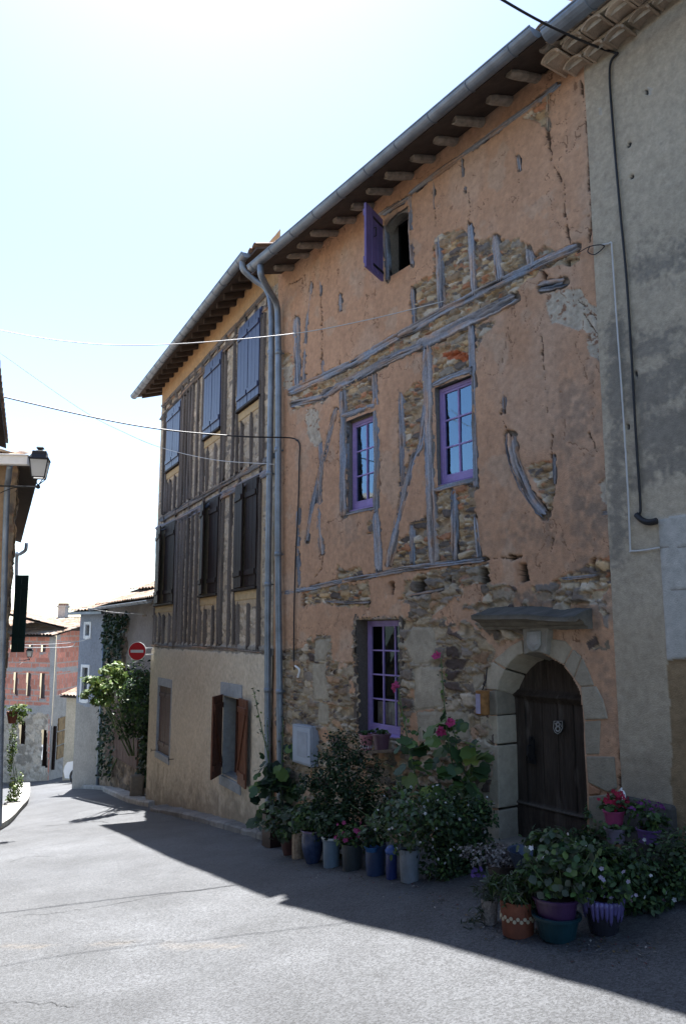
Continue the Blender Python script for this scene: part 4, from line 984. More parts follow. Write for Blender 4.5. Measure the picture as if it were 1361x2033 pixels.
# ------------------------------------------------------------------ grey house at the right edge
PANEL = [(1309,1031),(1420,1011),(1420,1302),(1326,1311),(1318,1180)]
def wall_g(T, Z, PX, PY):
    w1 = fbm(T * 6, Z * 6, 241, 4); w2 = fbm(T * 6 + 40, Z * 6, 242, 4); f1 = fbm(T * 22, Z * 22, 243, 3); big = fbm(T * .9, Z * .9, 244, 4); fin = fbm(T * 60, Z * 60, 245, 3)
    wx = PX + w1 * 12; wy = PY + w2 * 12
    col = A(.43, .37, .285) * (1 + .22 * big + .16 * w1 + .25 * fin)[..., None]; h = .012 + w1 * .008 + f1 * .007
    # lichen: dark grey blooms with ragged rims, in slanting bands
    sl = PY + (PX - 1200) * .35
    band = np.maximum.reduce([np.exp(-((sl - c0) / s0) ** 2) * k0 for c0, s0, k0 in ((560, 55, .7), (720, 50, .7), (800, 60, .9), (900, 70, .9), (965, 45, .8), (430, 60, .25), (1040, 60, .5))])
    leftb = np.exp(-((wx - 1225) / 22) ** 2) * sstep(480, 700, PY) * sstep(1190, 1080, PY)
    band = np.maximum(band * sstep(1215, 1275, wx + w2 * 40) * sstep(1010, 960, PY - (PX - 1280) * -.1), leftb * .8)
    li = np.clip((band - .30 + .9 * fbm(T * 3, Z * 5, 246, 4) + .9 * fbm(T * 28, Z * 28, 247, 3)) * 1.6, 0, .68)
    col = mixc(col, li, A(.16, .15, .135))
    pale = sstep(1000, 1150, PY) * sstep(1250, 1300, PX + w1 * 50) * 0; warm = sstep(1150, 1300, PY + w1 * 60)
    col = mixc(col, warm * .8, A(.40, .335, .25) * (1 + .3 * w2)[..., None])
    lowd = sstep(1430, 1560, PY + w1 * 80); col = mixc(col, lowd * .4, A(.19, .155, .12))
    br = (wx > 1326 + (PY - 1310) * .03) & (PY > 1308 + w2 * 8); col = np.where(br[..., None], A(.26, .185, .11) * (1 + .3 * big + .3 * w2 + .2 * f1)[..., None], col); h = np.where(br, h - .01, h)
    pn = inpoly(PX, PY, PANEL)
    jt = pn & ((np.abs(PY - 1088 - (PX - 1310) * -.05) < 1.1) | (np.abs(PY - 1171 - (PX - 1310) * -.02) < 1.1))
    col = np.where(pn[..., None], A(.44, .43, .40) * (1 + .12 * w1 + .1 * f1)[..., None], col); h = np.where(pn, .022 + f1 * .002, h)
    col = np.where(jt[..., None], A(.27, .25, .22), col); h = np.where(jt, .012, h)
    for p, w in (([(1250, 285), (1247, 292)], 2.5), ([(1256, 349), (1253, 354)], 2.5), ([(1283, 181), (1284, 186)], 2), ([(1246, 845), (1247, 850)], 2.5), ([(1262, 740), (1263, 745)], 2.5)):
        m = dline(PX, PY, p) < w; col = np.where(m[..., None], A(.05, .05, .05), col); h = np.where(m, -.02, h)
    pt = inpoly(wx, wy, [(1282, 175), (1292, 176), (1293, 190), (1284, 191)]) | inpoly(wx, wy, [(1187, 215), (1193, 216), (1193, 232), (1187, 230)]); col = np.where(pt[..., None], A(.42, .39, .34), col)
    rg = (PX < 1221 + w1 * 6) & (PY > 840) & (PY < 1130); 
    return h, col, np.zeros(T.shape, bool)
houseG = thing('house', PO.w(2.8, 0), 'grey rendered house with lichen blooms and a scalloped tile cornice at the right edge', 'house')
field('wall', houseG, M['wall'], PO, 1.2, 4.52, -.6, EYE + 6.3, .0125, wall_g)
b = MB(); pbox(b, PO, PO.tz(1344, 1640)[0], PO.tz(1237, 1640)[0], -.6, PO.tz(1237, 1578)[1], .07, -.05, (.085, .078, .072)); b.build('base_stone', M['stone'], houseG, bevel=.03)
zt0_ = PO.tz(1155, 146)[1]
gG = [PO.px(1086, 66, .69), PO.px(1200, -26, .69)]; zgG = float(np.mean([p[2] for p in gG])); tG1 = float(gG[0] @ PO.d)
gutter(houseG, PO, 1.2, tG1, .69, zgG, .10, M['zinc'], .8)
tile_roof(houseG, PO, 1.2, tG1 - .12, .58, max(zgG + .06, zt0_ + .27), P_O, 4.4, 4)
shell(houseG, PO, 1.2, 4.45, -.8, zgG + .1, .62, P_O, 4.4)
# genoise cornice: courses of half round tiles bedded in mortar, each stepping out
zt0 = PO.tz(1155, 146)[1]
def genoise(parent, plane, t0, t1, z, rows, pd, col):
    for r in range(rows):
        o1 = .18 + r * .18; zr = z + r * .095; n = int((t1 - t0) / pd); b = MB(); K = 9
        for i in range(n + 1):
            tc = t0 + (i + .5 * (r % 2) + .3) * pd; rr = pd * .46; cc = A(*col) * (.75 + .5 * RNG.random()); sag = RNG.normal() * .012
            for o_, flip in ((o1 + RNG.normal() * .012, 0),):
                outer = [plane.w(tc + math.cos(math.pi * j / K) * rr, zr + sag + math.sin(math.pi * j / K) * rr * .62, o_) for j in range(K + 1)]
                inner = [plane.w(tc + math.cos(math.pi * j / K) * (rr - .022), zr + sag + math.sin(math.pi * j / K) * (rr * .62 - .022), o_) for j in range(K + 1)]
                bo = [p + plane.n * (o_ + .05) for p in outer]; bi = [p + plane.n * (o_ + .05) for p in inner]
                V = outer + inner + bo + bi; m = K + 1
                Fs = [(j, j + 1, m + j + 1, m + j) for j in range(K)] + [(j, 2 * m + j, 2 * m + j + 1, j + 1) for j in range(K)] + [(m + j, m + j + 1, 3 * m + j + 1, 3 * m + j) for j in range(K)] + [(0, m, 3 * m, 2 * m), (K, 2 * m + K, 3 * m + K, m + K)]
                b.add(V, Fs, cc)
                b.add([p + plane.n * .05 for p in inner] , [tuple(range(m))], A(.40, .345, .27))     # mortar plug
        pbox(b, plane, t0, t1 + .04, zr + pd * .46 * .62 - .012, zr + .098, o1 - .02, -.05, (.44, .37, .28))
        b.build('cornice', M['stone'], parent)
genoise(houseG, PO, 1.2, 4.50, zt0 - .0, 3, .25, (.40, .31, .23))

# ------------------------------------------------------------------ house across the street, behind the photographer's left shoulder (its roof shows in the panes), and an unseen one added to block sky
class Face:
    def __init__(s, p, q):
        p = A(*p); q = A(*q); s.d = unit(np.r_[q - p, 0]); s.n = A(s.d[1], -s.d[0], 0); s.D = float(np.r_[p, 0] @ s.n); s.t0 = float(np.r_[p, 0] @ s.d); s.t1 = float(np.r_[q, 0] @ s.d)
Face.w = Plane.w; Face.px = Plane.px; Face.tz = Plane.tz
def plain_wall(col, seed, stone=0.0, pal=None, sx=.2, sy=.12):
    def fn(T, Z, PX, PY):
        w1 = fbm(T * 4, Z * 4, seed, 4); big = fbm(T * .7, Z * .7, seed + 1, 4); f1 = fbm(T * 16, Z * 16, seed + 2, 3)
        c = A(*col) * (1 + .25 * big + .2 * w1 + .15 * f1)[..., None]; h = w1 * .01
        if stone:
            hr, cr = rubble(T, Z, sx, sy, seed + 5, **(dict(pal=pal) if pal is not None else {})); m = fbm(T * 1.6, Z * 1.6, seed + 9, 4) > (.5 - stone)
            c = np.where(m[..., None], cr, c); h = np.where(m, hr - .02, h)
        return h, c, np.zeros(T.shape, bool)
    return fn
FX = Face((-4.94, 10.0), (-3.75, 7.0))
houseX = thing('house', FX.w((FX.t0 + FX.t1) / 2, -1.0), 'dark eaves of a low house jutting in at the left edge above the lantern', 'house')
field('wall', houseX, M['wall'], FX, FX.t0, FX.t1, -2.2, EYE + 2.55, .08, plain_wall((.30, .24, .18), 400))
tile_roof(houseX, FX, FX.t0 - .02, FX.t1 + .05, .5, EYE + 2.50, P_O, 3.2, 6)
shell(houseX, FX, FX.t0 + .05, FX.t1 - .05, -2.6, EYE + 2.5, .5, P_O, 3.2)
FY = Face((-3.75, 6.0), (-3.3, -8.0))
houseBlocker = thing('house', FY.w((FY.t0 + FY.t1) / 2, -.5), 'unseen tall house added left of the frame to block sky light from the door', 'house')
field('wall', houseBlocker, M['wall'], FY, FY.t0, FY.t1, -2.2, 7.9, .12, plain_wall((.13, .11, .095), 430))  # unseen dark wall, added so less sky light reaches the lower facade
tile_roof(houseBlocker, FY, FY.t0 - .0, FY.t1 + .1, .4, 7.7, P_O, 4.0, 7)
shell(houseBlocker, FY, FY.t0 + .05, FY.t1 - .05, -2.6, 7.7, .4, P_O, 4.0)
# ------------------------------------------------------------------ stone house on the left with the lantern
cM = at(25, 1100, 13.0)[:2]; dM = A(math.sin(math.radians(-23.6)), math.cos(math.radians(-23.6)))
FMs = Face(cM + dM * 11.5, cM)                     # street side
FMe = Face(cM, cM + A(-3.5, .5))                   # end wall, faces the photographer
zeM = at(66, 924, 12.7)[2]
houseM = thing('house', (cM[0] - 1, cM[1] + 3, float(gz(cM[0], cM[1]))), 'brown rubble stone house at the left edge with a tiled eave running down the street', 'house')
palM = np.array([(.30,.21,.14),(.24,.17,.12),(.19,.14,.11),(.36,.27,.18),(.14,.11,.09),(.28,.17,.11)])
for nm, F in (('wall', FMs), ('wall', FMe)):
    field(nm, houseM, M['wall'], F, F.t0, F.t1, -3.4, zeM + .15, .045, plain_wall((.30, .22, .15), 500, stone=.65, pal=palM))
tile_roof(houseM, FMs, FMs.t0 + .1, FMs.t1 + .25, .36, zeM + .02, P_O, 3.0, 8, pd=.2)
tile_roof(houseM, FMe, FMe.t0 - .15, FMe.t1, .42, zeM + .10, P_O, .75, 9, pd=.2, back=False)
b = MB(); pa = at(-60, 912, 12.5); pb = at(58, 915, 12.5)
b.box((pa + pb) / 2, (pb - pa) / 2, A(0, .06, 0), A(0, 0, .075)); b.box((pa + pb) / 2 + A(0, -.02, .08), (pb - pa) / 2 + A(.01, 0, 0), A(0, .07, 0), A(0, 0, .012)); b.build('gutter', M['white'], houseM, bevel=.01)
b = MB(); b.tube(smooth_path([at(20, 925, 12.55), at(17, 950, 12.7), at(14, 985, 12.85), at(9, 1150, 12.88), at(3, 1400, 12.88), at(-2, 1640, 12.88)], 6), .05, 10); b.build('downpipe', M['zinc'], houseM, smooth=True)
b = MB(); b.tube(smooth_path([at(53, 1078, 23.6), at(51, 1092, 23.6), at(40, 1100, 23.8), at(34, 1106, 24), at(33, 1200, 24)], 6), .055, 8); b.build('downpipe', M['zinc'], houseM, smooth=True)
# open green shutter on the street side
gm = mat('dark_green_paint', (.012, .035, .03), rough=.5, spec=.4, var=.25, bump=.08)
q0 = at(22, 1295, 17.0); q1 = at(48.5, 1295, 17.0); zt1 = at(22, 1142, 17.0)[2]
b = MB(); hx = (q1 - q0) / 4
for i in range(2): b.box(q0 + hx * (1 + 2 * i) + A(0, 0, (zt1 - q0[2]) / 2), hx * .97, A(0, .016, 0), A(0, 0, (zt1 - q0[2]) / 2))
for f in (.15, .85): b.box((q0 + q1) / 2 + A(0, -.025, (zt1 - q0[2]) * f), (q1 - q0) / 2 * .95, A(0, .01, 0), A(0, 0, .05))
b.build('shutter', gm, houseM, bevel=.005)
b = MB(); pbox(b, FMe, FMe.t0 + .02, FMe.t0 + .26, -3.2, EYE - 1.2, .03, -.05, (.30, .28, .25)); b.build('corner_stone', M['stone'], houseM, bevel=.02)
kerb('kerb', [(-40, 1668), (8, 1644), (40, 1612), (56, 1590), (58, 1560)], -.5, .14, (.40, .39, .36), 20, seg=.08)

# ------------------------------------------------------------------ brick house at the end of the street
FBf = Face(at(105, 1400, 35.5)[:2], at(-80, 1400, 38.5)[:2]); FBr = Face(at(156, 1400, 39.0)[:2], at(105, 1400, 35.5)[:2])
palB = np.array([(.52,.43,.33),(.45,.37,.28),(.38,.32,.25),(.56,.48,.38)])
WIN_B = [[(27,1333),(36,1333),(36,1382),(27,1380)], [(52,1334),(62,1334),(62,1385),(52,1383)], [(79,1336),(90,1336),(90,1388),(79,1386)], [(57,1279),(66,1279),(66,1292),(57,1292)], [(81,1279),(92,1279),(92,1295),(81,1294)], [(39,1430),(52,1430),(52,1479),(39,1477)], [(83,1447),(95,1447),(95,1525),(83,1522)], [(20,1279),(30,1279),(30,1290),(20,1290)]]
def brick_fn(T, Z, PX, PY):
    rw = .24; r = np.floor(Z / rw); x = T / .52 + .5 * (r % 2); fx = x - np.floor(x); fz = Z / rw - r
    mo = (fx < .07) | (fz < .13); j = _h(np.floor(x), r, 600); w1 = fbm(T * 2, Z * 2, 601, 4)
    c = A(.66, .27, .19) * (.8 + .4 * j + .3 * w1)[..., None]; c = np.where(mo[..., None], A(.50, .43, .37), c); h = np.where(mo, -.012, .0) + .0 * T  # brick colour lightened to stand for lens haze over the street end
    conc = ((PY > 1325) & (PY < 1333)) | ((PY > 1400) & (PY < 1418)) | (PX > 99) & (PX < 113) | (PY < 1270) & (PX > 99) & (PX < 120)
    for p in WIN_B[:5]:
        p = np.array(p); conc |= (PX > p[:, 0].min() - 1.5) & (PX < p[:, 0].max() + 1.5) & (PY > p[:, 1].max()) & (PY < p[:, 1].max() + 3.5)
    c = np.where(conc[..., None], A(.44, .41, .38) * (1 + .3 * w1)[..., None], c); h = np.where(conc, .01, h)
    hr, cr = rubble(T, Z, .45, .26, 610, pal=palB, mortar=(.55, .47, .38)); st = (PY > 1418 + w1 * 10) & ~((PX > 96) & (PX < 112))
    c = np.where(st[..., None], cr, c); h = np.where(st, hr - .02, h)
    hole = np.zeros(T.shape, bool)
    for p in WIN_B: hole |= inpoly(PX, PY, p)
    return h, c, hole
def brick_side(T, Z, PX, PY):
    h, c, ho = brick_fn(T, Z, PX, PY); w = fbm(T * 3, Z * 3, 620, 3)
    pl = (PX < 113) | (PY > 1385 + w * 12); c = np.where(pl[..., None], A(.42, .38, .33) * (1 + .3 * w)[..., None], c)
    return h, c, np.zeros(T.shape, bool)
zeB = at(100, 1263, 35.5)[2]
houseB = thing('house', np.r_[FBf.w(FBf.t0 + 2, 0)[:2], -5.4], 'unfinished red hollow brick house over a stone ground floor at the end of the street', 'house')
field('wall', houseB, M['wall'], FBf, FBf.t0, FBf.t1, -6.5, zeB, .05, brick_fn); field('wall', houseB, M['wall'], FBr, FBr.t0, FBr.t1, -6.5, zeB + .25, .05, brick_side)
for i, p in enumerate(WIN_B):
    q = np.array([FBf.tz(x, y) for x, y in p]); b = MB()
    pbox(b, FBf, q[:, 0].min() - .1, q[:, 0].max() + .1, q[:, 1].min() - .1, q[:, 1].max() + .1, -.22, -.3); b.build('door' if i == 6 else 'window', M['brown_shut'] if i >= 5 else mat('grey_board', (.20, .185, .19), rough=.7), houseB)
tile_roof(houseB, FBf, FBf.t0 - .1, FBf.t1, .35, zeB + .02, math.radians(14), 3.5, 10)
tile_roof(houseB, FBr, FBr.t0 - .3, FBr.t1 - .3, .2, zeB + .35, math.radians(14), 3.5, 11)
b = MB(); p = at(124.5, 1242, 40); hw = .18
b.box(p + A(0, 0, .42), A(hw, 0, 0), A(0, .25, 0), A(0, 0, .5), (.5, .46, .42)); b.box(p + A(0, 0, .95), A(hw * 1.25, 0, 0), A(0, .3, 0), A(0, 0, .05), (.45, .42, .38))
for i in range(4): b.box(p + A(-hw * .95 + i * hw * .63, 0, 1.06), A(.03, 0, 0), A(0, .2, 0), A(0, 0, .06), (.3, .2, .15))
b.build('chimney', M['stone'], houseB)
yw = mat('yellow_old_wood', (.30, .19, .085), rough=.8, var=.5, vs=4)
b = MB(); q = [FBr.tz(x, y) for x, y in ((111, 1508), (128, 1500))]
for i in range(3):
    t0, t1 = q[1][0], q[0][0]; zz = q[0][1] + .62 * i
    pbox(b, FBr, t0, t1, zz, zz + .55, .06, -.02)
b.build('gate_door', yw, houseB)
# small cream outbuilding with tiled lean-to roof
FC = Face(at(158, 1450, 34.0)[:2], at(130, 1450, 34.5)[:2]); zeC = at(140, 1383, 34)[2]
houseC = thing('house', np.r_[FC.w(FC.t0 + .5, 0)[:2], -5.0], 'small cream outbuilding with a tiled lean-to roof beside the brick house', 'outbuilding')
field('wall', houseC, M['wall'], FC, FC.t0 - .8, FC.t1, -6, zeC, .06, plain_wall((.50, .42, .31), 640)); tile_roof(houseC, FC, FC.t0 - .8, FC.t1 + .2, .25, zeC, math.radians(18), 1.6, 12, back=False)

# ------------------------------------------------------------------ narrow blue grey house and the ivy covered barn
pR = at(296, 1561, 21.3); pQ = at(198, 1538, 26.5); dB = unit((pQ - pR)[:2]); FV = Face(pR[:2] - dB * 1.2, pQ[:2])
pN = at(144, 1541, 27.6); FN = Face(pQ[:2] + A(-.0, .0), pN[:2])
print('barn', pR, pQ, pN)
zeV = float(np.mean([FV.tz(200, 1214)[1], FV.tz(292, 1198)[1]])); zeN = FN.tz(168, 1216)[1]
barn = thing('house', np.r_[FV.w((FV.t0 + FV.t1) / 2, 0)[:2], pR[2]], 'dark stone barn hung with ivy, a sunlit tile roof above, beside the half timbered house', 'barn')
palV = np.array([(.20,.16,.12),(.15,.12,.10),(.25,.20,.15),(.11,.095,.08),(.28,.22,.16)])
def barn_fn(T, Z, PX, PY):
    hr, c = rubble(T, Z, .28, .16, 650, pal=palV, mortar=(.22, .18, .14)); w = fbm(T * 3, Z * 3, 651, 4)
    gr = (PX + w * 16 > 254) & (PY + w * 16 > 1222) & (PY < 1330 + w * 40) | (PY < 1222 + w * 8); c = np.where(gr[..., None], A(.33, .31, .30) * (1 + .3 * w)[..., None], c); h = np.where(gr, 0, hr - .02)
    return h, c, np.zeros(T.shape, bool)
field('wall', barn, M['wall'], FV, FV.t0, FV.t1, -4.5, zeV + .1, .045, barn_fn)
tile_roof(barn, FV, FV.t0 - 1, FV.t1 + .1, .4, zeV + .1, math.radians(19), 3.6, 13)
gutter(barn, FV, FV.t0, FV.t1 + .3, .5, zeV + .03, .07, M['zinc'])
b = MB(); q = [FV.tz(x, y) for x, y in ((276, 1528), (222, 1398))]; old = mat('old_red_brown_boards', (.13, .085, .07), rough=.85, var=.45, vs=5, streak=(4, 4, .5)); n = 9
for i in range(n):
    t0 = q[0][0] + (q[1][0] - q[0][0]) * i / n; t1 = q[0][0] + (q[1][0] - q[0][0]) * (i + 1) / n
    pbox(b, FV, t0 + .01, t1 - .01, q[0][1], q[1][1] - .03 * RNG.random(), .07, .0)
b.build('barn_door', old, barn, bevel=.008)
FU = Face(at(306, 1170, 24.5)[:2], at(268, 1170, 25.5)[:2]); tile_roof(barn, FU, FU.t0 - 1, FU.t1, .2, at(285, 1172, 25)[2], math.radians(19), 1.6, 14)
houseN = thing('house', np.r_[FN.w((FN.t0 + FN.t1) / 2, 0)[:2], pN[2]], 'narrow blue grey rendered house end with two small windows, joined to the ivy barn', 'house')
WN = [[(171,1240),(179,1240),(178,1262),(170,1262)], [(165,1325),(175,1326),(173,1388),(163,1388)]]
def n_fn(T, Z, PX, PY):
    h, c, ho = plain_wall((.28, .30, .34), 660)(T, Z, PX, PY); w = fbm(T * 3, Z * 3, 661, 4)
    m = (PY + w * 20 > 1400); c = np.where(m[..., None], A(.32, .30, .27) * (1 + .3 * w)[..., None], c)
    for p in WN: ho = ho | inpoly(PX, PY, p)
    return h, c, ho
field('wall', houseN, M['wall'], FN, FN.t0, FN.t1, -5.0, zeN, .045, n_fn)
for p in WN:
    q = np.array([FN.tz(x, y) for x, y in p]); t0, t1, z0, z1 = q[:, 0].min(), q[:, 0].max(), q[:, 1].min(), q[:, 1].max()
    b = MB()
    for a_ in ((t0 - .1, t0, z0 - .1, z1 + .1), (t1, t1 + .1, z0 - .1, z1 + .1), (t0, t1, z1, z1 + .1), (t0, t1, z0 - .12, z0)): pbox(b, FN, *a_, .025, -.1)
    w = b.build('window', M['white'], houseN, bevel=.01)
    b = MB(); pbox(b, FN, t0 - .02, t1 + .02, z0 - .02, z1 + .02, -.08, -.1); b.build('pane', mat('dim_pane', (.10, .11, .12), rough=.1, spec=.6, bump=0), w)
tile_roof(houseN, FN, FN.t0 - .1, FN.t1 + .3, .32, zeN + .02, math.radians(15), 2.2, 15)
b = MB(); pa = FN.w(FN.t0 + .02, 0, .06); b.tube([A(pa[0], pa[1], zeN - .2), A(pa[0], pa[1], -4.6)], .05, 8); b.build('downpipe', M['zinc'], houseN, smooth=True)
b = MB(); pbox(b, FN, FN.t0 - .2, FN.t1 + .25, zeN - .08, zeN + .01, .35, .22); b.build('gutter', M['zinc'], houseN)
shellN = MB(); 
for (p_, q_) in ((FN.w(FN.t1 - .02, 0), FN.w(FN.t1 - .02, 0, -4.5)),):
    shellN.prism([A(p_[0], p_[1], -5), A(q_[0], q_[1], -5), A(q_[0], q_[1], zeN + .3), A(p_[0], p_[1], zeN)], A(.2, .1, 0), (.40, .39, .38))
shellN.build('outer_wall', M['wall'], houseN)

# ------------------------------------------------------------------ no entry sign
pS = at(272.5, 1293, 19.1); rS = 18.3 * mpp(pS)
sgn = thing('road_sign', pS, 'round red no entry sign with a white bar at the half timbered corner', 'road sign')
red = mat('red_sign_film', (.48, .012, .022), rough=.4, spec=.5, var=.06, bump=0)
fw = unit(A(-.12, -1, 0)); rt = unit(np.cross(fw, UP)) * -1; rt = A(-fw[1], fw[0], 0) * -1
def disc(m, r0, depth, off):
    n = 40; b = MB(); P = [pS + fw * off + rt * math.cos(2 * math.pi * k / n) * r0 + UP * math.sin(2 * math.pi * k / n) * r0 for k in range(n)]; b.prism(P, -fw * depth); return b
disc(None, rS, .02, 0).build('backplate', M['white'], sgn); disc(None, rS * .94, .004, .005).build('red_disc', red, sgn)
b = MB(); b.box(pS + fw * .009, rt * rS * .72, fw * .002, UP * rS * .15); b.build('white_bar', mat('white_sign_film', (.62, .6, .6), rough=.4, var=.04, bump=0), sgn)
b = MB(); b.bar(pS - fw * .04 + UP * .08, pS - fw * .04 + UP * .08 + A(.5, .25, 0), UP, .02, .03); b.bar(pS - fw * .04 - UP * .08, pS - fw * .04 - UP * .08 + A(.5, .25, 0), UP, .02, .03); b.build('bracket', M['white'], sgn)

# ------------------------------------------------------------------ lanterns on brackets
frost = mat('frosted_pane', (.62, .62, .6), rough=.5, spec=.4, var=.05, bump=0)
t_ = frost.node_tree; tr = t_.nodes.new('ShaderNodeBsdfTranslucent'); tr.inputs[0].default_value = (.8, .8, .78, 1); mx = t_.nodes.new('ShaderNodeMixShader'); mx.inputs[0].default_value = .6
t_.links.new(t_.nodes['Principled BSDF'].outputs[0], mx.inputs[1]); t_.links.new(tr.outputs[0], mx.inputs[2]); t_.links.new(mx.outputs[0], t_.nodes['Material Output'].inputs[0])
def lantern(pxc, ytop, ybot, Y, wall_px, label, yarm=None, rot=.25):
    c0 = at(pxc, ybot, Y); s = (ybot - ytop) * mpp(c0); t = thing('street_lamp', c0, label, 'street lamp', 'bracket lanterns on the house walls')
    a, bq = A(math.cos(rot), math.sin(rot), 0), A(-math.sin(rot), math.cos(rot), 0)
    def ring(hw, z): return [c0 + a * i * hw + bq * j * hw + UP * z for i, j in ((-1, -1), (1, -1), (1, 1), (-1, 1))]
    b = MB(); lo, hi = ring(.145 * s, .24 * s), ring(.21 * s, .68 * s)
    for i in range(4):
        b.tube([lo[i], hi[i]], .012 * s * 1.2, 6); b.tube([lo[i], lo[(i + 1) % 4]], .014 * s, 6); b.tube([hi[i], hi[(i + 1) % 4]], .022 * s, 6); b.tube([lo[i], c0 + UP * .06 * s], .012 * s, 6)
    b.build('frame', M['iron'], t)
    b = MB(); rings = [ring(.235 * s, .68 * s), ring(.225 * s, .71 * s), ring(.17 * s, .80 * s), ring(.16 * s, .88 * s), ring(.10 * s, .90 * s), ring(.05 * s, .92 * s), ring(.05 * s, .95 * s), ring(.09 * s, .97 * s), ring(.07 * s, 1.0 * s)]
    V = [p for r in rings for p in r]; Fs = [(4 * i + k, 4 * i + (k + 1) % 4, 4 * i + 4 + (k + 1) % 4, 4 * i + 4 + k) for i in range(len(rings) - 1) for k in range(4)] + [(3, 2, 1, 0), tuple(4 * (len(rings) - 1) + k for k in range(4))]
    b.add(V, Fs); b.build('cap', M['iron'], t)
    for i in range(4):
        g = MB(); g.add([lo[i], lo[(i + 1) % 4], hi[(i + 1) % 4], hi[i]], [(0, 1, 2, 3)]); g.build('pane', frost, t)
    b = MB(); b.lathe(c0 + UP * .02 * s, [(.02 * s, -.05 * s), (.05 * s, -.03 * s), (.05 * s, .02 * s), (.025 * s, .06 * s)], 10)
    w = wall_px; b.tube([c0 + UP * .01, w], .022 * s, 8); m_ = c0 + (w - c0) * .55
    b.tube(smooth_path([c0 + (w - c0) * .35, m_ - UP * .07 * s, w - UP * .28 * s + (c0 - w) * .12, w - UP * .4 * s], 6), .012 * s, 6); b.build('bracket', M['iron'], t, smooth=False)
    return t
lantern(76, 886, 968, 12.2, at(-25, 964, 12.9), 'large black lantern on a wall bracket at the left edge, white panes')
lantern(58.5, 1284, 1310, 24.0, at(38, 1312, 23.5), 'small distant lantern on a bracket in front of the red brick house')

# ------------------------------------------------------------------ car half hidden behind the narrow house
pc = at(134, 1527, 31.5); pc[2] = float(gz(pc[0], pc[1])); sC = 1.0
car = thing('parked_car', pc, 'white parked car whose nose shows past the narrow blue grey house', 'car')
fx = unit(A(-.92, .38, 0)); sx = A(-fx[1], fx[0], 0); c0 = pc + A(1.0, .6, 0)
cw = mat('white_car_paint', (.70, .70, .70), rough=.3, spec=.5, var=.03, bump=0, coat=.6)
prof = [(.85, .25), (.92, .45), (.88, .62), (.78, .74), (.20, .86), (-.35, 1.28), (-.9, 1.42), (-2.2, 1.40), (-2.9, 1.0), (-3.0, .5), (-2.95, .25)]
V = []; half = [(-.80, .0), (-.86, .5), (-.72, 1.0)]
def carpt(x, z, side): return c0 + fx * x + sx * side * (.82 - .16 * max(0, (z - .8) / .6)) + UP * z
b = MB(); L_s = [carpt(x, z, -1) for x, z in prof]; R_s = [carpt(x, z, 1) for x, z in prof]; n = len(prof)
b.add(L_s + R_s, [tuple(range(n)), tuple(range(n, 2 * n))[::-1]] + [(i, (i + 1) % n, n + (i + 1) % n, n + i) for i in range(n)]); b.build('body', cw, car, bevel=.06)
for side in (-1, 1):
    b = MB(); b.add([carpt(x, z, side) + sx * side * .012 for x, z in ((-.05, .92), (-.42, 1.24), (-.95, 1.35), (-.95, .92))], [(0, 1, 2, 3)]); b.add([carpt(x, z, side) + sx * side * .012 for x, z in ((-1.02, .92), (-1.02, 1.35), (-2.1, 1.34), (-2.5, .95))], [(0, 1, 2, 3)]); b.build('window', M['soffit'], car)
    b = MB(); q = c0 + fx * .82 + sx * side * .6 + UP * .62; b.lathe(q, [(.02, -.06), (.11, -.04), (.11, .04), (.02, .06)], 12); b.build('headlight', M['pale_box'], car)
    for x in (.32, -2.2):
        q = c0 + fx * x + sx * side * .80 + UP * .29; b = MB(); b.tube([q - sx * .1, q + sx * .1], .29, 22); wh = b.build('wheel', M['cable'], car); b = MB(); b.tube([q + sx * side * .09, q + sx * side * .108], .17, 18); b.build('rim', M['zinc'], wh)
# ------------------------------------------------------------------ cables
def cable(pts, r, label, m=M['cable'], n=10, twist=0):
    P = smooth_path(pts, n); b = MB(); b.tube(P, r, 6)
    o = b.build('cable', m, None, smooth=True, loc=P[0]); return tag(o, label, 'cable')
WO = lambda x, y, o=.03: PO.px(x, y, o)
cable([at(-90, 638, 9.6), at(120, 676, 9.9), at(300, 685, 10.1), at(560, 665, 9.8), at(720, 637, 9.4), WO(880, 598)], .006, 'thin pale overhead cable ending on the middle of the timbered orange wall', M['pale_cable'])
cable([at(-90, 765, 11.6), at(160, 823, 11.6), at(318, 852, 11.6), at(470, 866, 11.4), WO(572, 869, .10), WO(590, 875)], .011, 'thick black overhead cable crossing the half timbered house to the downpipe joint')
cable([at(-40, 672, 15), at(160, 812, 16.5), at(250, 860, 17.3), at(318, 888, 18.4), PL.px(420, 912, .12), PL.px(545, 922, .10)], .006, 'thin slack cable meeting the far corner of the half timbered house', M['pale_cable'])
cable([at(960, -22, 5.6), at(1060, 36, 6.1), at(1140, 75, 6.4), WO(1195, 97, .06), WO(1224, 106)], .012, 'black overhead cable anchored under the scalloped cornice')
cable([WO(1226, 104), WO(1212, 122), WO(1209, 155), WO(1214, 230), WO(1222, 330), WO(1232, 440), WO(1243, 560), WO(1252, 700), WO(1262, 880), WO(1270, 1000), WO(1268, 1022)], .012, 'black cable clipped down the grey rendered wall')
cable([WO(1262, 1022, .04), WO(1274, 1033, .05), WO(1288, 1037, .05), WO(1303, 1034, .04)], .028, 'thick black sleeve at the foot of the black wall cable')
cable([WO(1190, 487, .03), WO(1206, 484), WO(1212, 482), WO(1214, 500), WO(1222, 620), WO(1232, 760), WO(1241, 900), WO(1247, 1010), WO(1250, 1088), WO(1252, 1094), WO(1280, 1092), WO(1308, 1087, .03)], .008, 'thin white cable bent along the grey wall to the pale panel', M['pale_cable'])
cable([WO(1145, 503, .03), WO(1168, 490, .06), WO(1190, 486, .05), WO(1198, 490, .03), WO(1180, 505, .03), WO(1166, 500, .03), WO(1170, 488, .03)], .005, 'looped black wire at the end of the upper timber')
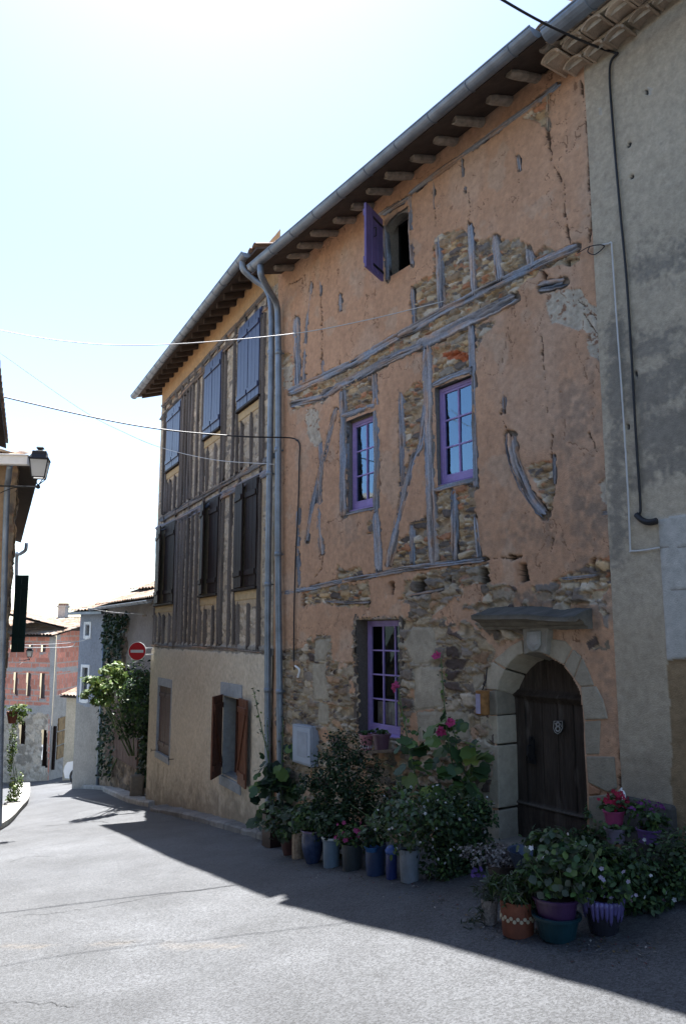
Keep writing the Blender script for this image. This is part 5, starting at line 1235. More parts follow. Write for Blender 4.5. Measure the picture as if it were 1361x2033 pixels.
cable([WO(590, 873), WO(595, 885), WO(594, 910), WO(592, 1000), WO(587, 1100), WO(584, 1200), WO(583, 1290), WO(584, 1330)], .011, 'black cable running down the orange wall beside the downpipes')
cable([WO(586, 1322, .05), WO(594, 1330, .07), WO(591, 1345, .07)], .016, 'short white hooked conduit below the black wall cable', M['white'])
cable([at(46, 1166, 17.2), at(110, 1188, 19.5), at(170, 1206, 21), at(220, 1215, 22), at(286, 1220, 21.4)], .008, 'pale cable from the green shutter to the ivy barn eave', M['pale_cable'])
cable([at(30, 1281, 22), at(100, 1279, 25), at(150, 1275, 27), at(182, 1266, 26.3)], .010, 'upper of two pale cables in front of the red brick house', M['pale_cable'])
cable([at(28, 1285, 22), at(90, 1286, 25), at(140, 1284, 28), at(150, 1276, 27.2)], .010, 'lower of two pale cables in front of the red brick house', M['pale_cable'])
# ------------------------------------------------------------------ boxes on the wall
mb = thing('meter_box', PO.px(599, 1516, .0), 'pale grey electricity meter box on the rubble wall beside the downpipes', 'meter box')
b = MB(); b.prism([PO.px(x, y, .11) for x, y in ((580, 1512), (618, 1524), (618, 1443), (580, 1437))], PO.n * .13); b.build('body', M['pale_box'], mb, bevel=.008)
b = MB(); b.prism([PO.px(x, y, .125) for x, y in ((582.5, 1509), (615, 1519), (615, 1447), (582.5, 1442))], PO.n * .012); dr = b.build('door', mat('paler_plastic', (.36, .40, .46), rough=.45, var=.1, bump=0), mb, bevel=.005)
b = MB(); b.prism([PO.px(x, y, .129) for x, y in ((589, 1500), (609, 1506), (609, 1455), (589, 1450))], PO.n * .006); b.build('door_panel', M['pale_box'], dr, bevel=.003)
rl = thing('tin_lantern', PO.px(958, 1420, .1), 'rusty tin can hanging on a chain left of the arched door', 'tin')
rust = mat('rust', (.27, .13, .045), rough=.8, var=.5, vs=14, bump=.3)
p0 = PO.px(958, 1419, .11); b = MB(); b.lathe(p0, [(.062, 0), (.07, .01), (.07, .23), (.075, .24), (.06, .245)], 18); b.build('can', rust, rl)
b = MB(); b.add([p0 + A(math.cos(a) * .0725, math.sin(a) * .0725, z) for z in (.015, .215) for a in np.linspace(2.3, 4.2, 8)], [(i, i + 1, 8 + i + 1, 8 + i) for i in range(7)]); b.build('lilac_paint', mat('lilac_paint', (.33, .30, .42), rough=.6, var=.3), rl)
b = MB(); b.tube([PO.px(966, 1325, .05), PO.px(964, 1350, .08), p0 + UP * .25], .007, 6); b.build('chain', M['iron'], rl)
# shelf under the window
b = MB(); b.prism([PO.px(x, y, .26) for x, y in ((709, 1491), (779, 1488), (779, 1494), (709, 1497))], PO.n * .30, (.16, .12, .09)); b.build('shelf', M['wood'], houseO)

# ------------------------------------------------------------------ plants and pots
GRN = np.array([(.045,.09,.026),(.065,.125,.035),(.035,.075,.03),(.10,.155,.04),(.055,.10,.045)])
DGR = np.array([(.018,.042,.018),(.028,.058,.021),(.014,.032,.016),(.045,.08,.032)])
LGR = np.array([(.10,.17,.04),(.14,.21,.05),(.08,.13,.035),(.20,.24,.06),(.06,.10,.03)])
GRY_G = np.array([(.07,.10,.07),(.10,.13,.09),(.05,.08,.05),(.12,.13,.09)])
def leaves(C, size, cols, shape='oval', flat=.5, out=None, asp=.55):
    """one leaf per row of C: bent blade of six points"""
    n = len(C); C = np.asarray(C, float); s = size * (.6 + .8 * RNG.random(n))[:, None]
    nr = RNG.normal(size=(n, 3)); nr[:, 2] = np.abs(nr[:, 2]) + flat
    if out is not None: nr = nr * .8 + out * .9
    nr /= np.linalg.norm(nr, axis=1)[:, None]
    a = np.cross(nr, RNG.normal(size=(n, 3))); a /= np.linalg.norm(a, axis=1)[:, None] + 1e-9
    a[:, 2] -= .25; a /= np.linalg.norm(a, axis=1)[:, None]
    bb = np.cross(nr, a); bb /= np.linalg.norm(bb, axis=1)[:, None] + 1e-9
    if shape == 'oval': pr = [(-.5, 0, 0), (-.12, asp * .5, .06), (.2, asp * .42, .05), (.5, 0, -.06), (.2, -asp * .42, .05), (-.12, -asp * .5, .06)]
    elif shape == 'blade': pr = [(-.5, .04, 0), (0, .05, .08), (.5, 0, -.12), (.5, -.005, -.12), (0, -.05, .08), (-.5, -.04, 0)]
    elif shape == 'lobed': pr = [(math.cos(t) * r * .55, math.sin(t) * r * .55, .10 * (1 - r) + .03 * math.sin(3 * t)) for t, r in zip(np.linspace(-2.75, 2.75, 15), (.60,.84,.80,.94,.84,.98,.86,1.02,.86,.98,.84,.94,.80,.84,.60))] + [(-.18, 0, .05)]
    else: pr = [(math.cos(t) * .5, math.sin(t) * .5, .12) for t in np.linspace(0, 2 * math.pi, 7)[:-1]]
    k = len(pr); V = np.zeros((n, k, 3))
    for i, (u, v, w) in enumerate(pr): V[:, i] = C + s * (a * u + bb * v + nr * w)
    pal = np.asarray(cols); cc = pal[RNG.integers(0, len(pal), n)] * (.65 + .7 * RNG.random(n))[:, None]
    return V.reshape(-1, 3), np.arange(n * k).reshape(n, k), np.repeat(cc, k, 0)
def blob_pts(blobs, n, clump=0, shell=.35):
    vol = np.array([np.prod(r) if hasattr(r, '__len__') else r ** 3 for c, r in blobs]) ** .75; cnt = np.maximum(1, (n * vol / vol.sum()).astype(int)); P = []; O = []
    for (c, r), m in zip(blobs, cnt):
        d = RNG.normal(size=(m, 3)); d /= np.linalg.norm(d, axis=1)[:, None]; q = RNG.random(m)[:, None] ** shell
        if clump:
            kc = max(4, m // clump); cd = RNG.normal(size=(kc, 3)); cd /= np.linalg.norm(cd, axis=1)[:, None]; cd *= RNG.random(kc)[:, None] ** .4
            i = RNG.integers(0, kc, m); dd = cd[i] + RNG.normal(size=(m, 3)) * .16
        else: dd = d * q
        P.append(A(*c) + dd * np.asarray(r)); O.append(dd / (np.linalg.norm(dd, axis=1)[:, None] + 1e-6))
    return np.vstack(P), np.vstack(O)
def foliage(name, parent, blobs, n, size, cols, shape='oval', clump=14, m=None, flat=.4, asp=.55):
    P, O = blob_pts(blobs, n, clump); gzv = gz(P[:, 0], P[:, 1]); k = P[:, 2] > gzv + .01; P = P[k]; O = O[k]
    V, F, c = leaves(P, size, cols, shape, flat, O, asp); return mesh_obj(name, V, F, m or M['leaf'], parent, cols=c)
def flowers(parent, pts, size, col, name='flower'):
    for p in pts:
        b = MB(); p = A(*p); nn = unit(RNG.normal(size=3) + A(-.3, -1.2, .5)); a = unit(np.cross(nn, UP)); q = np.cross(nn, a); s = size * (.7 + .6 * RNG.random()); c = np.asarray(col) * (.75 + .5 * RNG.random())
        for i in range(5):
            t = 2 * math.pi * i / 5 + RNG.random() * .2; e = a * math.cos(t) + q * math.sin(t); f = np.cross(nn, e)
            b.add([p, p + e * s * .3 + f * s * .22 + nn * s * .1, p + e * s * .55 + nn * s * .16, p + e * s * .3 - f * s * .22 + nn * s * .1], [(0, 1, 2, 3)], c)
        b.add([p + nn * s * .05 + (a * math.cos(t) + q * math.sin(t)) * s * .07 for t in np.linspace(0, 2 * math.pi, 7)[:-1]], [tuple(range(6))], np.asarray(col) * .6 + A(.12, .1, .02))
        b.build(name, M['petal'], parent)
def stems(parent, base, tips, r=.006, m=None, name='stem', bend=.08):
    b = MB()
    for t in tips:
        base_ = A(*base) + RNG.normal(size=3) * A(.03, .03, 0); t = A(*t); mid = (base_ + t) / 2 + RNG.normal(size=3) * bend * np.linalg.norm(t - base_) * .5
        b.tube(smooth_path([base_, mid, t], 4), list(np.linspace(r, r * .5, 9)), 5)
    return b.build(name, m or M['stem'], parent)
def pxy(x, y, P): """point at photograph pixel, as deep as P"""; return at(x, y, P[1])
def pot(label, x, yb, wt, wb, h, m, kind='flower_pot', rim=True, cat='plant pot', base=None, belly=0, group='potted plants along the house wall', rimm=None, soil=True):
    p = base if base is not None else onG(x, yb); k = mpp(p); rt_, rb, hh = wt * k / 2, wb * k / 2, h * k
    p = p + (unit(A(p[0], p[1], 0)) * rb * .8 if base is None else 0)
    if base is None: p[2] = float(road_h(p[0], p[1]))
    t = thing(kind, p, label, cat, group); b = MB(); w = .012
    pr = []
    for i in range(9):
        s = i / 8; pr.append((rb + (rt_ - rb) * s + belly * rt_ * math.sin(math.pi * min(1, s * 1.05)) , hh * s))
    if rim: pr = [q for q in pr if q[1] < hh * .86] + [(pr[-2][0], hh * .86), (rt_ * 1.07, hh * .87), (rt_ * 1.09, hh * .985), (rt_ * 1.05, hh), (rt_ * .95, hh), (rt_ * .93, hh * .9), (rt_ * .9, hh * .88)]
    else: pr = pr + [(pr[-1][0] - w, hh), (pr[-1][0] - w * 1.3, hh * .9)]
    b.lathe(p, pr, 28); b.build('pot', m, t, smooth=False, bevel=0)
    if rimm is not None:
        b = MB(); b.tube([p + A(math.cos(a) * rt_ * 1.05, math.sin(a) * rt_ * 1.05, hh * .99) for a in np.linspace(0, 2 * math.pi, 29)], .013, 8); b.build('rim', rimm, t, smooth=True)
    if soil:
        b = MB(); b.lathe(p, [(rt_ * .9, hh * .80), (rt_ * .9, hh * .9), (rt_ * .4, hh * .93)], 16); b.build('soil', M['soil'], t)
    return t, p, rt_, hh
def pm(name, col, rough=.35, var=.25, **k): return mat(name, col, rough=rough, spec=.5, var=var, vs=9, bump=.06, **k)
top = lambda p, h, dz=0: p + A(0, 0, h + dz)
# --- row of pots below the ground floor window
p = onG(541, 1683); k = mpp(p); hw = 17 * k; t = thing('planter', p, 'tall dark brown square planter at the foot of the downpipes', 'plant pot', 'potted plants along the house wall')
c0 = p + A(0, hw, 0); b = MB(); fr_ = unit(PO.d); sd_ = PO.n
for dx_, dy_, ax_, ay_ in ((0, 1, fr_, sd_), (0, -1, fr_, sd_), (1, 0, sd_, fr_), (-1, 0, sd_, fr_)): b.box(c0 + (fr_ * dx_ + sd_ * dy_) * (hw - .01) + UP * 30 * k, ax_ * (hw if dx_ == 0 else hw - .02), ay_ * .01, UP * 31 * k)
b.build('box', pm('dark_brown_glaze', (.035, .018, .014)), t); b = MB(); b.box(c0 + UP * 52 * k, fr_ * (hw - .02), sd_ * (hw - .02), UP * .02); b.build('soil', M['soil'], t)
foliage('foliage', t, [(c0 + UP * 66 * k, (.2, .2, .12))], 260, .06, DGR)
t, p, r, h = pot('low reddish bowl of bushy leaves behind the cream jar', 575, 1699, 46, 26, 42, pm('dark_terracotta', (.10, .045, .04)), 'plant_bowl'); foliage('foliage', t, [(top(p, h, .12), (.34, .3, .17)), (top(p, h, .2) + A(.25, .1, 0), (.25, .25, .14))], 900, .075, np.vstack([GRN, GRY_G]), flat=.7)
t, p, r, h = pot('small cream relief jar standing before the blue urn', 590, 1706, 22, 21, 50, mat('cream_relief', (.36, .27, .19), rough=.8, var=.55, vs=28, bump=.6, bs=40), 'relief_jar', rim=False)
foliage('foliage', t, [(top(p, h, .03), (.07, .07, .04))], 60, .05, GRN)
lil = pm('lilac_glaze', (.20, .15, .26))
t, p, r, h = pot('glossy blue urn with a lilac rim', 620, 1715, 42, 26, 62, pm('blue_glaze', (.035, .055, .12), rough=.25, var=.45), 'glazed_urn', rim=False, belly=.22, rimm=lil); foliage('foliage', t, [(top(p, h, .12), (.24, .2, .13))], 520, .07, GRN)
t, p, r, h = pot('pale blue pot with a white rim', 657, 1722, 34, 31, 56, pm('pale_blue_glaze', (.14, .20, .26)), 'rimmed_pot', rimm=pm('white_glaze', (.6, .62, .62))); foliage('foliage', t, [(top(p, h, .16), (.25, .22, .17))], 620, .055, DGR)
t, p, r, h = pot('dark slate pot of pink flowers', 699, 1729, 44, 38, 50, pm('slate_glaze', (.035, .045, .05)), 'flower_pot', rim=False); foliage('foliage', t, [(top(p, h, .07), (.2, .18, .1))], 420, .05, GRN); q, _ = blob_pts([(top(p, h, .10), (.23, .2, .11))], 30); flowers(t, q, .042, (.36, .06, .18))
t, p, r, h = pot('ribbed dark blue bucket with a plant behind the blue jar', 745, 1739, 42, 38, 58, pm('navy_enamel', (.025, .05, .12), rough=.3), 'bucket'); foliage('foliage', t, [(top(p, h, .1), (.16, .15, .13))], 300, .05, DGR)
bsn = onG(738, 1735); q0 = at(737, 1690, p[1] - .12); t = thing('basin', q0, 'bright blue enamel basin resting on the dark blue bucket rim', 'basin'); b = MB(); k = mpp(q0); b.lathe(q0, [(11 * k, 0), (14 * k, 9 * k), (15.5 * k, 9.6 * k), (13 * k, 9 * k), (9 * k, 2 * k)], 22); b.build('bowl', pm('bright_blue_enamel', (.05, .17, .42), rough=.25), t, smooth=True)
t, p, r, h = pot('slim blue jar with a pale blue lid', 777, 1746, 23, 22, 50, pm('cobalt_glaze', (.02, .035, .14), rough=.25), 'lidded_jar', rim=False, soil=False); b = MB(); b.lathe(top(p, h), [(r * 1.08, -.01), (r * 1.1, .02), (r * .8, .05), (.01, .065)], 18); b.build('lid', pm('blue_lid', (.06, .12, .36)), t, smooth=True)
WHT = (.55, .55, .57)
t, p, r, h = pot('large pale grey zinc pot of white flowered gaura', 813, 1752, 43, 37, 62, pm('pale_zinc', (.19, .215, .245), rough=.5, var=.35), 'zinc_pot', rim=False); foliage('foliage', t, [(top(p, h, .2), (.36, .3, .24)), (top(p, h, .36) + A(-.1, 0, 0), (.3, .3, .2))], 1300, .05, np.vstack([GRN, GRY_G])); q, _ = blob_pts([(top(p, h, .3), (.42, .34, .34))], 40); flowers(t, q, .027, WHT); stems(t, top(p, h), [top(p, h) + A(RNG.normal() * .3, RNG.normal() * .2, .3 + .3 * RNG.random()) for i in range(14)], .004)
# --- free growing plants against the wall
def shrub(label, x, yb, blobs_px, n, size, cols, kind='shrub', depth=.55, fl=None, cat='shrub', group=None, Yoff=.35, clump=14, shape='oval', asp=.55):
    g = onG(x, yb); base = g + unit(A(g[0], g[1], 0)) * Yoff; base[2] = float(road_h(base[0], base[1])); t = thing(kind, base, label, cat, group); k = mpp(base)
    bl = []
    for (bx, by, rx, ry) in blobs_px: bl.append((at(bx, by, base[1] + RNG.normal() * .06), (rx * k, depth * rx * k + .06, ry * k)))
    foliage('foliage', t, bl, n, size, cols, clump=clump, shape=shape, asp=asp); stems(t, base, [c for c, r in bl for _ in range(2)], .010, name='stem')
    if fl:
        for col, cnt, s in fl: q, _ = blob_pts([(c + A(0, -.06, .03), np.array(r) * 1.04) for c, r in bl], cnt); flowers(t, q, s, col)
    return t, base, k
shrub('tall dense dark green shrub left of the ground floor window', 690, 1712, [(690, 1640, 75, 70), (700, 1560, 70, 75), (650, 1540, 45, 55), (680, 1490, 48, 40), (735, 1600, 45, 70), (640, 1620, 45, 50), (612, 1560, 26, 40)], 6000, .042, DGR, depth=.45)
def hollyhock(label, x, yb, stalks, leafs, cols, n, lsize, fl_px, Yoff=.3, extra=None):
    g = onG(x, yb); base = g + unit(A(g[0], g[1], 0)) * Yoff; base[2] = float(road_h(base[0], base[1])); t = thing('hollyhock', base, label, 'hollyhock', 'hollyhocks against the wall'); k = mpp(base); Y = base[1]
    b = MB(); buds = []
    for path in stalks:
        P = smooth_path([base + A(RNG.normal() * .05, 0, 0)] + [at(px, py, Y + dy) for px, py, dy in path], 8); b.tube(P, list(np.linspace(.013, .005, len(P))), 6)
        for q in P[len(P) * 2 // 5:]:
            for _ in range(3): buds.append(q + RNG.normal(size=3) * .025)
    b.build('stem', M['stem'], t, smooth=True)
    SV, SF, Sc = leaves(np.array(buds), .045, np.vstack([GRY_G, LGR[:2]]), 'oval', .2)
    L = []
    for (bx, by, rx, ry, m) in leafs:
        for _ in range(m): L.append(at(bx + RNG.normal() * rx * .55, by + RNG.normal() * ry * .55, Y + RNG.normal() * .12))
    L = np.array(L); out = np.tile(A(-.35, -.8, .35), (len(L), 1)); V, F, c = leaves(L, lsize, cols, 'lobed', .3, out); parts = [(SV, SF, Sc), (V, F, c)]
    if extra is not None:
        L = np.array([at(px, py, Y - .12) for px, py in extra]); V, F, c = leaves(L, lsize * 1.1, LGR[[1, 3]] * 1.1, 'lobed', .3, np.tile(A(-.3, -.9, .2), (len(L), 1))); parts.append((V, F, c))
    VV = np.vstack([q[0] for q in parts]); CC = np.vstack([q[2] for q in parts]); FF = []; o_ = 0
    for q in parts: FF += [tuple(int(i) + o_ for i in f) for f in q[1]]; o_ += len(q[0])
    mesh_obj('foliage', VV, FF, M['leaf'], t, cols=CC)
    if fl_px: flowers(t, [at(px + dx, py + dy, Y - .06) for px, py in fl_px for dx, dy in ((0, 0), (3, 4), (-2, 6))], .085, (.52, .06, .20))
    return t
hollyhock('hollyhock in front of the cream wall and downpipes, no flowers left', 548, 1672, [[(535, 1520, 0), (518, 1440, 0), (502, 1366, 0)], [(535, 1540, 0), (530, 1430, 0)], [(558, 1560, 0), (562, 1425, 0)], [(580, 1580, 0), (590, 1490, 0)]],
          [(545, 1555, 42, 45, 34), (590, 1560, 40, 35, 26), (540, 1620, 40, 25, 18), (520, 1580, 22, 28, 9), (600, 1500, 26, 22, 10)], np.vstack([GRN, DGR]), 0, .17, None)
hollyhock('pink flowered hollyhock with yellowing lower leaves left of the arched door', 880, 1715, [[(830, 1560, 0), (805, 1450, 0), (788, 1352, .05)], [(900, 1560, 0), (885, 1440, 0), (874, 1300, .08)], [(905, 1500, 0), (893, 1425, 0)], [(925, 1560, 0), (945, 1470, 0)]],
          [(880, 1500, 80, 60, 34), (920, 1530, 52, 60, 22), (840, 1555, 44, 50, 16), (945, 1570, 34, 40, 12), (825, 1480, 30, 40, 9), (885, 1440, 60, 24, 9)], np.vstack([GRN, GRN, LGR[:3]]), 0, .145, [(785, 1360), (866, 1298), (893, 1430), (874, 1448)], extra=[(846, 1580), (850, 1592), (812, 1548), (918, 1598), (930, 1592), (912, 1606), (935, 1510)])
shrub('white flowered gaura bush spilling onto the road beside the zinc pot', 905, 1768, [(905, 1650, 65, 65), (880, 1610, 50, 45), (930, 1690, 60, 60), (890, 1720, 50, 45), (950, 1620, 35, 50), (960, 1720, 28, 40)], 5200, .042, np.vstack([DGR, DGR, GRN]), depth=.5, fl=[(WHT, 55, .026)], kind='flowering_shrub', Yoff=.45)
# --- sill pots
for lab, x, yb, wt, wb, h, m in (('pink pot with a cream patterned band on the shelf under the violet window', 727, 1491, 28, 20, 32, pm('pink_glaze', (.42, .17, .19))), ('plum coloured pot on the shelf under the violet window', 757, 1490, 36, 26, 33, pm('plum_glaze', (.11, .055, .08)))):
    t, p, r, h = pot(lab, x, yb, wt, wb, h, m, base=PO.px(x, yb, .17)); foliage('foliage', t, [(top(p, h, .02), (.09, .08, .04))], 70, .05, GRN)
    if x == 727:
        b = MB()
        for a in np.linspace(0, 2 * math.pi, 15)[:-1]: c = p + A(math.cos(a) * r * .80, math.sin(a) * r * .80, h * .28); b.box(c, A(-math.sin(a), math.cos(a), 0) * .008, A(math.cos(a), math.sin(a), 0) * .006, UP * .016)
        b.build('patterned_band', M['curtain'], t)
# --- group in front of the door, right hand side
t, p, r, h = pot('pot of dried grey flower heads at the left of the group by the door', 1000, 1778, 66, 56, 52, pm('umber_glaze', (.05, .04, .035)), 'dried_flower_pot', rim=False); foliage('foliage', t, [(top(p, h, .07), (.36, .22, .07))], 900, .03, np.array([(.20,.19,.18),(.13,.12,.12),(.28,.27,.26),(.07,.06,.06)])); q, _ = blob_pts([(top(p, h, -.02) + A(-.2, -.15, 0), (.12, .08, .05))], 10); flowers(t, q, .035, (.16, .10, .34))
t, p, r, h = pot('small mosaic pot with trailing stems left of the terracotta pot', 972, 1838, 34, 28, 46, mat('mosaic', (.22, .20, .19), rough=.5, var=.8, vs=55, bump=.2), 'mosaic_pot', rim=False); foliage('foliage', t, [(top(p, h, .04), (.18, .13, .12)), (top(p, h, -.15) + A(-.08, -.06, 0), (.12, .1, .16))], 420, .05, GRY_G, shape='blade')
tc = mat('terracotta', (.16, .055, .032), rough=.75, spec=.3, var=.3, vs=10, bump=.12)
t, p, r, h = pot('terracotta pot with a band of pale dots and wispy grass', 1028, 1863, 70, 62, 66, tc, 'terracotta_pot', rim=False); foliage('foliage', t, [(top(p, h, .09), (.19, .15, .10)), (top(p, h, .02) + A(-.04, -.06, -.01), (.14, .06, .05))], 700, .09, np.vstack([GRY_G * 1.2, GRN]), shape='blade', flat=.1)
b = MB()
for j, z in enumerate((.50, .58)):
    for a in np.linspace(0, 2 * math.pi, 17)[:-1]:
        a += j * .2; rr = r * (.88 + .12 * z) + .004; c = p + A(math.cos(a) * rr, math.sin(a) * rr, h * z); b.tube([c, c + A(math.cos(a), math.sin(a), 0) * .005], .013, 8)
b.build('painted_dots', mat('pale_dots', (.42, .36, .26), rough=.7, var=.2, bump=0), t)
t, p, r, h = pot('wide teal basin with the purple pot standing in it', 1106, 1873, 92, 70, 46, pm('teal_glaze', (.008, .035, .045), rough=.35), 'basin', cat='basin', soil=False)
p2 = p + UP * (h * .75); t, p, r, h = pot('purple pot of leggy geraniums standing in the teal basin', 1104, 1836, 86, 70, 44, pm('purple_glaze', (.045, .018, .058)), 'purple_pot', base=p2)
foliage('foliage', t, [(top(p, h, .13), (.22, .2, .14)), (top(p, h, .27) + A(.04, .1, 0), (.22, .2, .14)), (top(p, h, .22) + A(.16, .1, 0), (.15, .18, .15))], 1300, .055, np.vstack([GRN, GRY_G * .8]), shape='oval', asp=.8); stems(t, top(p, h), [top(p, h) + A(RNG.normal() * .14, RNG.normal() * .12, .2 + .2 * RNG.random()) for i in range(14)], .005)
q, _ = blob_pts([(top(p, h, .26), (.26, .2, .2))], 12); flowers(t, q, .028, WHT)
t, p, r, h = pot('dark round pot with lavender glaze running down from its lip', 1198, 1858, 74, 54, 66, pm('black_glaze', (.02, .02, .028), rough=.25), 'drip_glazed_pot', belly=.06, rim=False)
b = MB(); lv = pm('lavender_glaze', (.10, .085, .22), rough=.3)
for a in np.linspace(0, 2 * math.pi, 27)[:-1]:
    ln = h * (.18 + .5 * RNG.random()); pr_ = [(p + A(math.cos(a) * rr, math.sin(a) * rr, z)) for z, rr in [(h * s, (r * .73 + (r - r * .73) * s + .06 * r * math.sin(math.pi * min(1, s * 1.05)) + .003)) for s in np.linspace(1 - ln / h, 1, 5)]]
    b.tube(pr_, [.006, .012, .015, .019, .022], 6)
b.build('glaze_drips', lv, t, smooth=True)
foliage('foliage', t, [(top(p, h, .08), (.24, .2, .10)), (top(p, h, .18) + A(.06, .1, 0), (.26, .2, .13))], 1000, .05, np.vstack([DGR, GRN])); q, _ = blob_pts([(top(p, h, .1) + A(0, -.05, 0), (.26, .15, .14))], 20); flowers(t, q, .03, (.4, .36, .5))
shrub('big loose bush with pale flowers at the right edge before the dark base stone', 1300, 1846, [(1290, 1745, 84, 72), (1350, 1745, 64, 92), (1240, 1725, 60, 50), (1200, 1710, 50, 44), (1310, 1805, 56, 42), (1390, 1730, 60, 90), (1160, 1728, 45, 44), (1270, 1800, 60, 40)], 6200, .04, np.vstack([DGR, DGR, GRN]), depth=.45, fl=[(WHT, 34, .028), ((.5, .3, .42), 10, .035)], kind='flowering_shrub', Yoff=.5)
shrub('small bushy plant in front of the oak door, dark leaves with white specks', 1085, 1740, [(1075, 1695, 48, 32), (1045, 1700, 34, 26), (1110, 1682, 42, 32), (1150, 1680, 34, 34), (1120, 1720, 40, 30)], 2800, .042, np.vstack([DGR, DGR, GRN]), fl=[(WHT, 20, .024)], kind='flowering_shrub', Yoff=.3)
shrub('leafy plant climbing the right door jamb', 1190, 1730, [(1180, 1640, 26, 42), (1205, 1665, 36, 32), (1250, 1650, 30, 30)], 1300, .05, GRN, kind='plant', cat='plant', Yoff=.5)
pk = pm('pink_plastic', (.36, .06, .16)); P0 = PO.px(1219, 1642, .35)
t, p, r, h = pot('hanging pink pot of red flowers on a white strap right of the door', 1219, 1642, 40, 30, 32, pk, 'hanging_pot', base=P0); foliage('foliage', t, [(top(p, h, .03), (.14, .12, .07))], 180, .05, GRN); q, _ = blob_pts([(top(p, h, .08), (.13, .11, .08))], 30); flowers(t, q, .045, (.40, .025, .07))
b = MB(); hp = [top(p, h, -.02) + A(r * .95, 0, 0), at(1236, 1600, p[1]), at(1237, 1578, p[1] + .05), at(1232, 1567, p[1] + .15), PO.px(1224, 1574, .03)]
P = smooth_path(hp, 6)
for u, v in zip(P[:-1], P[1:]): b.bar(u, v, A(0, -1, .05), .03, .006)
b.build('strap', M['white'], t)
P0 = PO.px(1222, 1672, .40); t, p, r, h = pot('pale lilac pot just below the hanging pink pot', 1222, 1672, 42, 32, 28, pm('pale_lilac', (.24, .20, .25)), 'lilac_pot', base=P0); foliage('foliage', t, [(top(p, h, -.02), (.14, .13, .05))], 140, .05, GRN)
P0 = PO.px(1288, 1672, .35); t, p, r, h = pot('violet trough of purple flowers against the dark base stone', 1288, 1672, 46, 40, 26, pm('violet_plastic', (.12, .065, .19)), 'violet_pot', base=P0); foliage('foliage', t, [(top(p, h, .07), (.15, .13, .12))], 260, .05, GRN); q, _ = blob_pts([(top(p, h, .16), (.16, .12, .07))], 26); flowers(t, q, .038, (.18, .04, .20))
q0 = onG(1062, 1790); q0 = q0 + A(.0, .12, .22); t = thing('watering_tray', q0, 'blue plastic tray between the terracotta pot and the geraniums', 'tray'); b = MB(); b.lathe(q0, [(.13, 0), (.17, .12), (.18, .125), (.16, .12), (.12, .02)], 22); b.build('tray', pm('slate_blue_plastic', (.035, .055, .10)), t)
b = MB(); b.lathe(q0 + A(0, 0, -.22), [(.10, 0), (.12, .20), (.11, .22)], 18); b.build('stand', pm('dark_stand', (.03, .03, .035)), t)
# --- across and down the street
g = onG(34, 1603); t = thing('climbing_plant', g, 'yellow green climber and weeds at the foot of the left stone house', 'climber'); Y = g[1]; k = mpp(g)
foliage('foliage', t, [(at(32, 1560, Y), (12 * k, .25, 28 * k)), (at(24, 1490, Y), (8 * k, .2, 45 * k)), (at(34, 1428, Y), (12 * k, .2, 16 * k)), (at(24, 1590, Y), (10 * k, .2, 16 * k))], 1500, .06, LGR, clump=10); stems(t, g, [at(24, 1440, Y), at(26, 1500, Y)], .01)
g = at(24, 1436, 14.6); t = thing('wall_pot', g, 'terracotta wall pot of yellow green leaves on the left stone house', 'plant pot'); b = MB(); b.lathe(g, [(.06, 0), (.10, .2), (.11, .21), (.09, .2)], 14); b.build('pot', tc, t); foliage('foliage', t, [(g + A(.1, 0, .25), (.2, .2, .12))], 260, .06, LGR)
def wallpt(F, x, y, o): return F.px(x, y, o)
# ivy hanging on the barn
t = thing('ivy', FV.px(215, 1540, .1), 'dark ivy and creeper hanging over the barn wall', 'ivy'); P = []; O = []
for poly, n in (([(206,1222),(258,1218),(246,1262),(236,1322),(214,1335),(204,1280)], 900), ([(196,1400),(222,1395),(224,1470),(220,1545),(196,1545)], 420), ([(240,1330),(296,1335),(298,1470),(280,1440),(255,1400),(235,1370)], 1100), ([(276,1450),(296,1450),(296,1560),(276,1545)], 320)):
    q = np.array(poly, float); lo, hi = q.min(0), q.max(0); c = RNG.random((n * 3, 2)) * (hi - lo) + lo; c = c[inpoly(c[:, 0], c[:, 1], poly)][:n]
    for x, y in c: P.append(FV.px(x + RNG.normal() * 3, y + RNG.normal() * 3, .06 + .22 * RNG.random())); O.append(-FV.n)
V, F, c = leaves(np.array(P), .11, DGR, 'oval', .1, np.array(O), .8); mesh_obj('foliage', V, F, M['leaf'], t, cols=c); stems(t, FV.px(215, 1540, .1), [FV.px(220, 1300, .1), FV.px(235, 1240, .1), FV.px(285, 1400, .1)], .03)
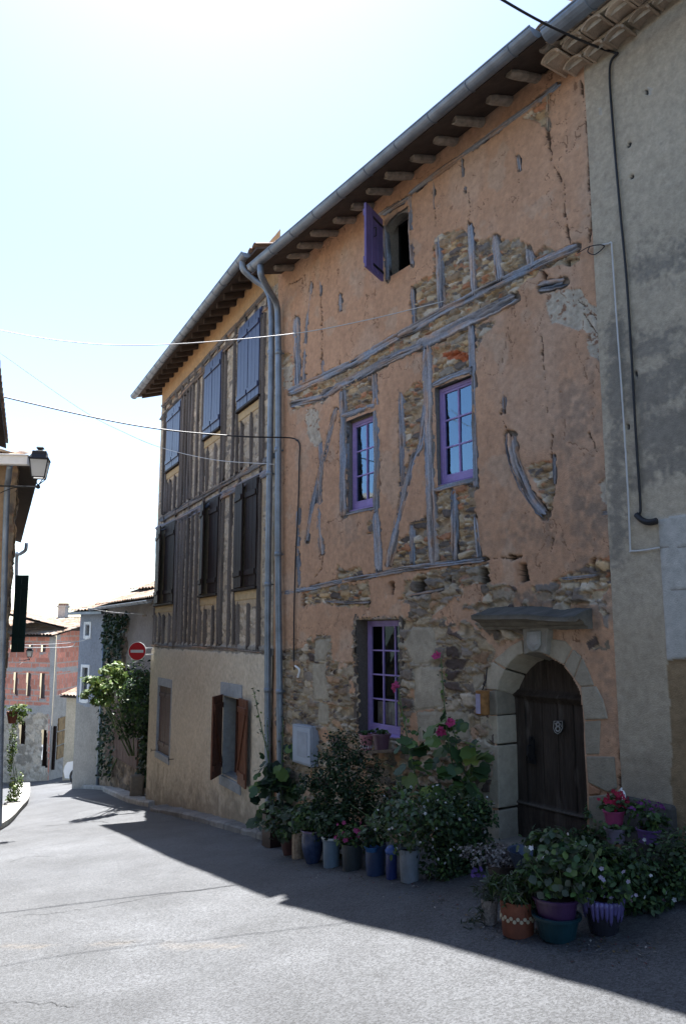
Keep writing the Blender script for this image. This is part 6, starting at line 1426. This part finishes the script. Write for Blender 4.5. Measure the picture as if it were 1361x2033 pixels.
g = FV.px(262, 1545, .9); t = thing('butterfly_bush', FV.px(262, 1556, .5), 'sunlit arching bush growing out of the barn wall below the no entry sign', 'bush'); Y = at(225, 1400, 1)[1]
yb = float(FV.px(235, 1400, 1.4)[1]); k = mpp(at(225, 1400, yb)); B_ = []
for bx, by, rx, ry, dy in ((225, 1328, 20, 12, 0), (208, 1362, 30, 15, -.3), (182, 1350, 22, 6, -.6), (205, 1388, 22, 11, -.4), (236, 1345, 14, 12, .2), (172, 1378, 12, 6, -.4)): B_.append((at(bx, by, yb + dy), (rx * k, .5, ry * k)))
foliage('foliage', t, B_, 1500, .13, np.vstack([LGR * 1.3, LGR]), clump=8, asp=.38); foliage('shaded_foliage', t, [(FV.px(272, 1375, .7), (.55, .4, .8)), (FV.px(262, 1430, .6), (.5, .3, .5))], 1600, .11, np.vstack([GRN, DGR]), clump=10, asp=.45)  # sunlit and shaded sides of the bush painted as bright and dark palettes
stems(t, FV.px(265, 1500, .2), [c for c, r in B_], .02)
b_ = at(275, 1535, 21.0); b_[2] = float(gz(b_[0], b_[1])) + .1; t = thing('stone_block', b_, 'rough pale stone block standing by the barn door', 'stone block'); b = MB(); b.box(b_ + UP * .25, A(.17, .03, 0), A(-.03, .16, 0), UP * .27, (.24, .21, .17), jit=.02); b.build('block', M['stone'], t, bevel=.03)

# fallen leaves and petals along the foot of the pots
P = []
for _ in range(420):
    x = 540 + 760 * RNG.random(); y = np.interp(x, [540, 820, 960, 1300], [1692, 1752, 1835, 1880]) + abs(RNG.normal()) * 22 - 6
    q = onG(x, y); P.append(q + A(RNG.normal() * .03, RNG.normal() * .05, 0))
P = np.array(P); P[:, 2] = road_h(P[:, 0], P[:, 1]) + .006
V, F, c = leaves(P, .022, np.array([(.10,.09,.05),(.16,.12,.06),(.06,.06,.04),(.30,.28,.26),(.12,.05,.05)]), 'oval', 6)
o = mesh_obj('leaf_litter', V, F, M['leaf'], None, cols=c); o['kind'] = 'stuff'; tag(o, 'dry leaves and petals scattered on the asphalt before the pots', 'leaf litter')
